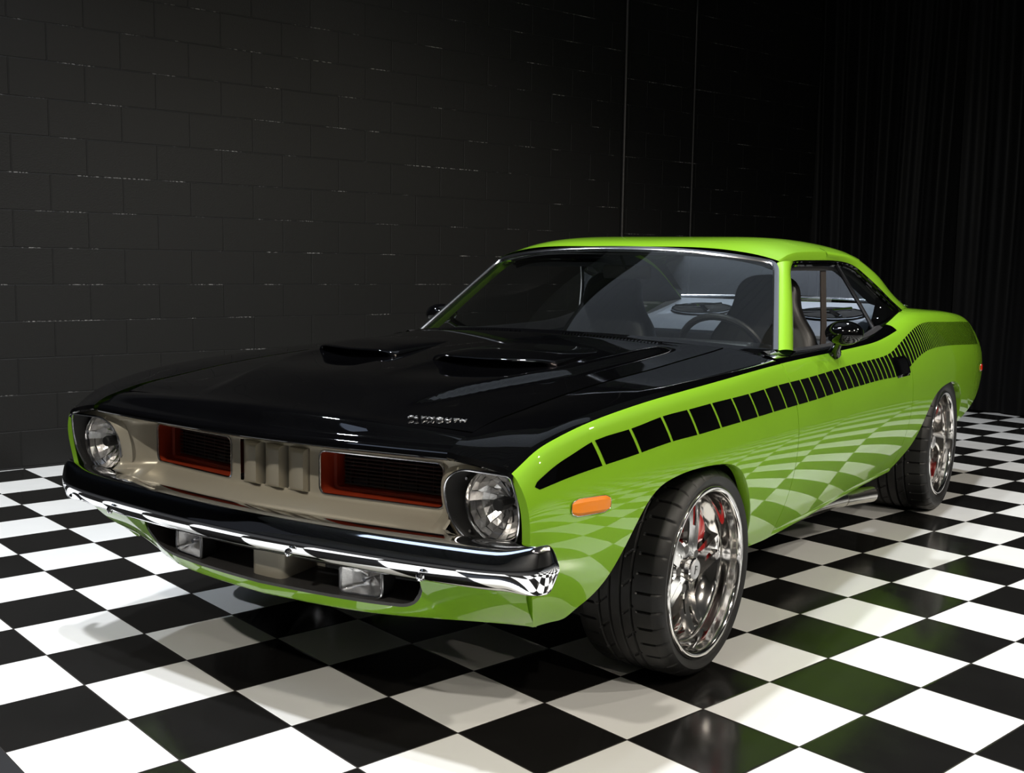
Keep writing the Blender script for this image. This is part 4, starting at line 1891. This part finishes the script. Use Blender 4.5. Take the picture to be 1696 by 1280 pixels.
# steering wheel
m = MB()
cw = Vector((-1.245, .385, .842))
ax = Vector((-.86, 0, .50)).normalized()
e1 = Vector((0, 1, 0))
e2 = ax.cross(e1).normalized()
if e2.z < 0:
    e2 = -e2
m.tube([tuple(cw + e1 * .178 * math.cos(a) + e2 * .178 * math.sin(a)) for a in np.linspace(0, 2 * PI, 49)[:-1]], .0145, 10, closed=True, up=tuple(ax))
swh = m.build('steering_wheel', VINYL, car)
m = MB()
for a in (PI * 1.5, PI * .05, PI * .95):
    m.tube([tuple(cw - ax * .03), tuple(cw + (e1 * math.cos(a) + e2 * math.sin(a)) * .17)], .008, 8)
m.tube([tuple(cw - ax * .03), tuple(cw - ax * .30)], .03, 14)
m.build('steering_spokes', TRIM, swh)
# shoulder belt strap hanging from the roof
m = MB()
P = curve3([(-1.80, .605, 1.21), (-1.79, .615, 1.08), (-1.74, .64, .90), (-1.70, .64, .70)], 16)
m.grid([[(p[0] + .036, p[1], p[2]) for p in P], [(p[0] - .036, p[1], p[2]) for p in P]])
m.grid([[(p[0] + .036, p[1] - .004, p[2]) for p in P], [(p[0] - .036, p[1] - .004, p[2]) for p in P]], flip=True)
m.build('seat_belt', BELTM, car, sharp=180)
# inside mirror
m = MB()
m.box((-1.13, 0, 1.165), (.02, .22, .055), Matrix.Rotation(math.radians(8), 3, 'Y'), bev=.009)
m.tube([(-1.12, 0, 1.18), (-1.07, 0, 1.235)], .006, 8)
m.build('inside_mirror', MATTE, car)

# ---- door mirrors
for s in (1, -1):
    m = MB()
    sec = []
    for q, r in ((0, .004), (.06, .50), (.2, .80), (.4, .97), (.6, 1.0), (.8, .93), (.93, .86), (1.0, .82)):
        row = []
        for k in range(32):
            a = 2 * PI * k / 32
            cy, cz = math.cos(a), math.sin(a)
            row.append((-1.015 - .115 * q, s * (.926 + .068 * r * cy), .960 + .045 * r * cz))
        sec.append(row)
    D = np.zeros((24, 32, 3))
    S = np.array(sec)
    for k in range(32):
        D[:, k] = curve3(S[:, k], 24)
    m.grid(D, closeu=True, flip=s > 0)
    mir = m.build('door_mirror', GLOSS, car, sharp=180)
    m = MB()
    m.add([tuple(p) for p in D[-1]], [tuple(range(32))])
    m.build('mirror_glass', CHROME, mir, smooth=False)
    m = MB()
    m.tube([(-1.20, s * .858, .872), (-1.165, s * .872, .898), (-1.12, s * .895, .925), (-1.09, s * .91, .945)], [.024, .017, .017, .022], 12, up=(0, 1, 0))
    m.tube([(-1.255, s * .848, .873), (-1.21, s * .856, .878), (-1.165, s * .848, .875)], [.012, .024, .012], 12, up=(0, 0, 1))
    m.build('mirror_stalk', GLOSS, mir)

# ---- underbody and wheel wells
m = MB()
m.box((-1.25, 0, .30), (3.1, 1.30, .10))
m.box((.55, 0, .40), (.30, 1.20, .12))
m.box((-3.25, 0, .46), (.8, 1.3, .12))
m.build('underbody', MATTE, car, smooth=False)
for s in (1, -1):
    for xc, rr in ((0.03, .42), (-2.72, .43)):
        m = MB()
        rows = []
        for y in (.90, .62, .60):
            r_ = rr if y > .61 else .05
            rows.append([(xc + r_ * math.cos(a), s * y, .30 + min(.345, r_ * math.sin(a))) for a in np.linspace(0.1, PI - .1, 24)])
        rows[0] = [(p[0], s * (side_y(min(.5, p[0]), max(.29, min(.62, p[2]))) - .055), p[2]) for p in rows[0]]
        m.grid(rows, flip=s > 0)
        m.build('wheel_well', DARKIN, car, sharp=60)
# side-exit exhaust
m = MB()
m.tube([(-1.2, .66, .205), (-1.7, .715, .195), (-1.86, .745, .19), (-2.02, .80, .185)], .036, 20, cap=False)
m.tube([(-2.02, .80, .185), (-1.80, .74, .19)], .032, 20, cap=True)
m.build('exhaust_pipe', EXHM, car)

# ================================================================== wheels
def make_wheel(name, R_t, W_t, R_r, depth, xc, zc, y_out, side, steer=0.0):
    """wheel frame: +y outwards, outer rim lip at y = 0"""
    root = bpy.data.objects.new(name, None)
    rows = []
    n_ang = 432
    # tyre profile (radius, y) from the outer bead round to the inner bead
    sh = .022
    prof = [(R_r - .004, -.006), (R_r + .003, -.002), (R_r + .010, .003), (R_r + .018, .0075), ((R_r + R_t) / 2, .010), (R_t - .026, .0075), (R_t - .018, .002), (R_t - .011, -.006), (R_t - .006, -.016), (R_t - .0035, -.022)]
    nt0 = len(prof)
    ny = 46
    for k in range(ny):
        t = k / (ny - 1)
        prof.append((R_t - .0035 + .0035 * math.sin(PI * t) ** .5, -.024 - (W_t - .046) * t))
    nt1 = len(prof)
    prof += [(R_t - .010, -W_t + .004), ((R_r + R_t) / 2, -W_t - .010), (R_r, -W_t + .01)]
    P = np.zeros((len(prof), n_ang, 3))
    wtr = W_t - .046
    grooves = [.27, .42, .58, .73]
    for j, (r, y) in enumerate(prof):
        t = (-.024 - y) / wtr
        for k in range(n_ang):
            a = 2 * PI * k / n_ang
            rr = r
            if nt0 - 4 <= j < nt0 and k % 12 == 0:
                rr -= .004
            if nt0 <= j < nt1 and -1e-6 <= t <= 1 + 1e-6:
                if any(abs(t - g) < .018 for g in grooves):
                    rr -= .0075
                else:
                    u = (k % 12)
                    if (t < .24 or t > .76):
                        if u in (0,) and (t < .20 or t > .80):
                            rr -= .0075
                    elif t < .40 or t > .60:
                        if (k + int(t * 40)) % 18 == 0:
                            rr -= .005
            P[j, k] = (rr * math.cos(a), y, rr * math.sin(a))
    m = MB()
    m.grid(P, closeu=True, flip=False)
    tyre = m.build(name, RUBBER, car, sharp=24)
    ry = 0 if side > 0 else PI
    tyre.location = (xc, side * y_out, zc)
    tyre.rotation_euler = (0, 0, (0 if side > 0 else PI) + steer)
    # rim: lip, stepped barrel
    m = MB()
    rp = [(R_r + .001, -.006), (R_r + .003, .002), (R_r + .001, .0062), (R_r - .005, .0068), (R_r - .013, .0045), (R_r - .0165, -.001), (R_r - .0185, -.012), (R_r - .021, -.035), (R_r - .022, -depth + .004), (R_r - .030, -depth - .010), (R_r - .036, -depth - .018), (R_r - .040, -W_t + .03), (R_r - .01, -W_t + .01)]
    m.lathe(curve3([(r, y, 0) for r, y in rp], 64)[:, :2].tolist(), 96, 'y', flip=True)
    rim = m.build('rim', POLISH, tyre, sharp=60)
    # five twin-blade spokes
    rb = R_r - .022
    for q in range(5):
        ang = math.radians(180 + 72 * q)
        m = MB()
        for b in (1, -1):
            secs = []
            for t in np.linspace(0, 1, 22):
                r = .055 + (rb - .055) * t
                sweep = .10 * math.sin(t * 1.5) ** 2
                spread = .017 + .010 * t ** .8
                half = .0155 if t > .22 else .0175
                cy = b * spread
                yo = -.058 - (depth - .058) * t ** 1.3 - .004 * math.sin(PI * t)
                th_ = .018
                aa = ang - sweep * 1.9 + .10
                er = Vector((math.cos(aa), 0, math.sin(aa)))
                et = Vector((-math.sin(aa), 0, math.cos(aa)))
                ey = Vector((0, 1, 0))
                c = er * r + et * cy + ey * yo
                bv = .0035
                secs.append([tuple(c + et * (-half + bv)), tuple(c + et * (half - bv)), tuple(c + et * half - ey * bv), tuple(c + et * half - ey * th_), tuple(c - et * half - ey * th_), tuple(c - et * half - ey * bv)])
            m.grid(secs, closeu=True, flip=True)
        # web joining the blades near the hub and the tip
        for (t0, t1) in ((0.0, .42), (.95, 1.0)):
            secs = []
            for t in np.linspace(t0, t1, 6):
                r = .055 + (rb - .055) * t
                sweep = .10 * math.sin(t * 1.5) ** 2
                spread = .017 + .010 * t ** .8 + .002
                yo = -.0585 - (depth - .058) * t ** 1.3 - .004 * math.sin(PI * t)
                aa = ang - sweep * 1.9 + .10
                er = Vector((math.cos(aa), 0, math.sin(aa)))
                et = Vector((-math.sin(aa), 0, math.cos(aa)))
                c = er * r + Vector((0, yo, 0))
                secs.append([tuple(c - et * spread), tuple(c + et * spread), tuple(c + et * spread - Vector((0, .016, 0))), tuple(c - et * spread - Vector((0, .016, 0)))])
            m.grid(secs, closeu=True, flip=True)
        m.build('spoke', POLISH, rim, sharp=35)
    m = MB()
    m.lathe([(.001, -.037), (.030, -.037), (.035, -.040), (.037, -.055), (.050, -.058), (.076, -.060), (.083, -.066), (.083, -.10)], 60, 'y', flip=True)
    hub = m.build('hub', POLISH, rim, sharp=30)
    for q in range(5):
        m = MB()
        ang = math.radians(220 + 72 * q)
        c = Vector((.060 * math.cos(ang), -.0585, .060 * math.sin(ang)))
        m.lathe([(.001, .001), (.013, .001), (.0145, -.004)], 20, 'y', c, flip=True)
        m.build('lug_pocket', IRON, rim, sharp=30)
    m = MB()
    m.lathe([(.0005, -.0325), (.027, -.033), (.0295, -.035), (.0295, -.041)], 40, 'y', flip=True)
    cap = m.build('centre_cap', CAPM, rim, sharp=30)
    m = MB()
    for (x, z, w, h) in ((-.007, 0, .004, .024), (.000, .010, .014, .004), (-.001, .001, .010, .0035)):
        m.box((-(x), -.0322, z), (w, .0016, h), Matrix.Rotation(math.radians(-12), 3, 'Y'))
    m.build('cap_emblem', IRON, cap if False else rim, smooth=False)
    # brake disc and caliper
    m = MB()
    m.lathe([(.06, -depth - .045), (.165, -depth - .045), (.170, -depth - .050), (.170, -depth - .070), (.06, -depth - .072)], 72, 'y', flip=True)
    m.lathe([(.001, -depth - .030), (.075, -depth - .030), (.082, -depth - .046)], 48, 'y', flip=True)
    disc = m.build('brake_disc', IRON, tyre, sharp=30)
    disc.parent = tyre
    m = MB()
    a0 = math.radians(128 if side > 0 else 128)
    secs = []
    for a in np.linspace(a0 - .62, a0 + .62, 22):
        e = abs(a - a0) / .62
        ro = .202 - .010 * e ** 4
        ri = .100 + .015 * e ** 4
        y0 = -depth - .018 - .012 * e ** 4
        y1 = -depth - .10
        er = Vector((math.cos(a), 0, math.sin(a)))
        secs.append([tuple(er * r_ + Vector((0, y_, 0))) for r_, y_ in ((ri, y0 - .012), (ri + .012, y0), (ro - .02, y0 + .002), (ro, y0 - .012), (ro, y1), (ri, y1))])
    m.grid(secs, closeu=True, flip=False)
    m.add(secs[0], [tuple(range(6))])
    m.add(secs[-1], [tuple(range(5, -1, -1))])
    m.build('brake_caliper', CALIPER, tyre, sharp=35)
    bpy.data.objects.remove(root)
    return tyre


make_wheel('wheel', .3105, .262, .2505, .064, 0.018, .310, .888, 1, -.025)
make_wheel('wheel', .3105, .262, .2505, .064, 0.018, .310, .888, -1, -.025)
make_wheel('wheel', .340, .315, .257, .115, -2.745, .339, .935, 1)
make_wheel('wheel', .340, .315, .257, .115, -2.745, .339, .935, -1)

# ---- labels on parts that look different from the rest of the car
for o in list(bpy.data.objects):
    base = o.name.split('.')[0]
    lab = {'hood': 'gloss black hood with twin scoops', 'brake_caliper': 'red brake caliper', 'amber_marker': 'amber side marker lens',
           'red_marker': 'red side marker lens', 'front_bumper': 'chrome front bumper', 'grille_surround': 'burnt orange grille surround',
           'strobe_stripe': 'gloss black strobe stripe of bars narrowing to the rear', 'hood_letters': 'chrome block letters', 'rim': 'polished deep-dish rim',
           'centre_cap': 'pale grey centre cap'}.get(base)
    if lab:
        o['label'] = lab
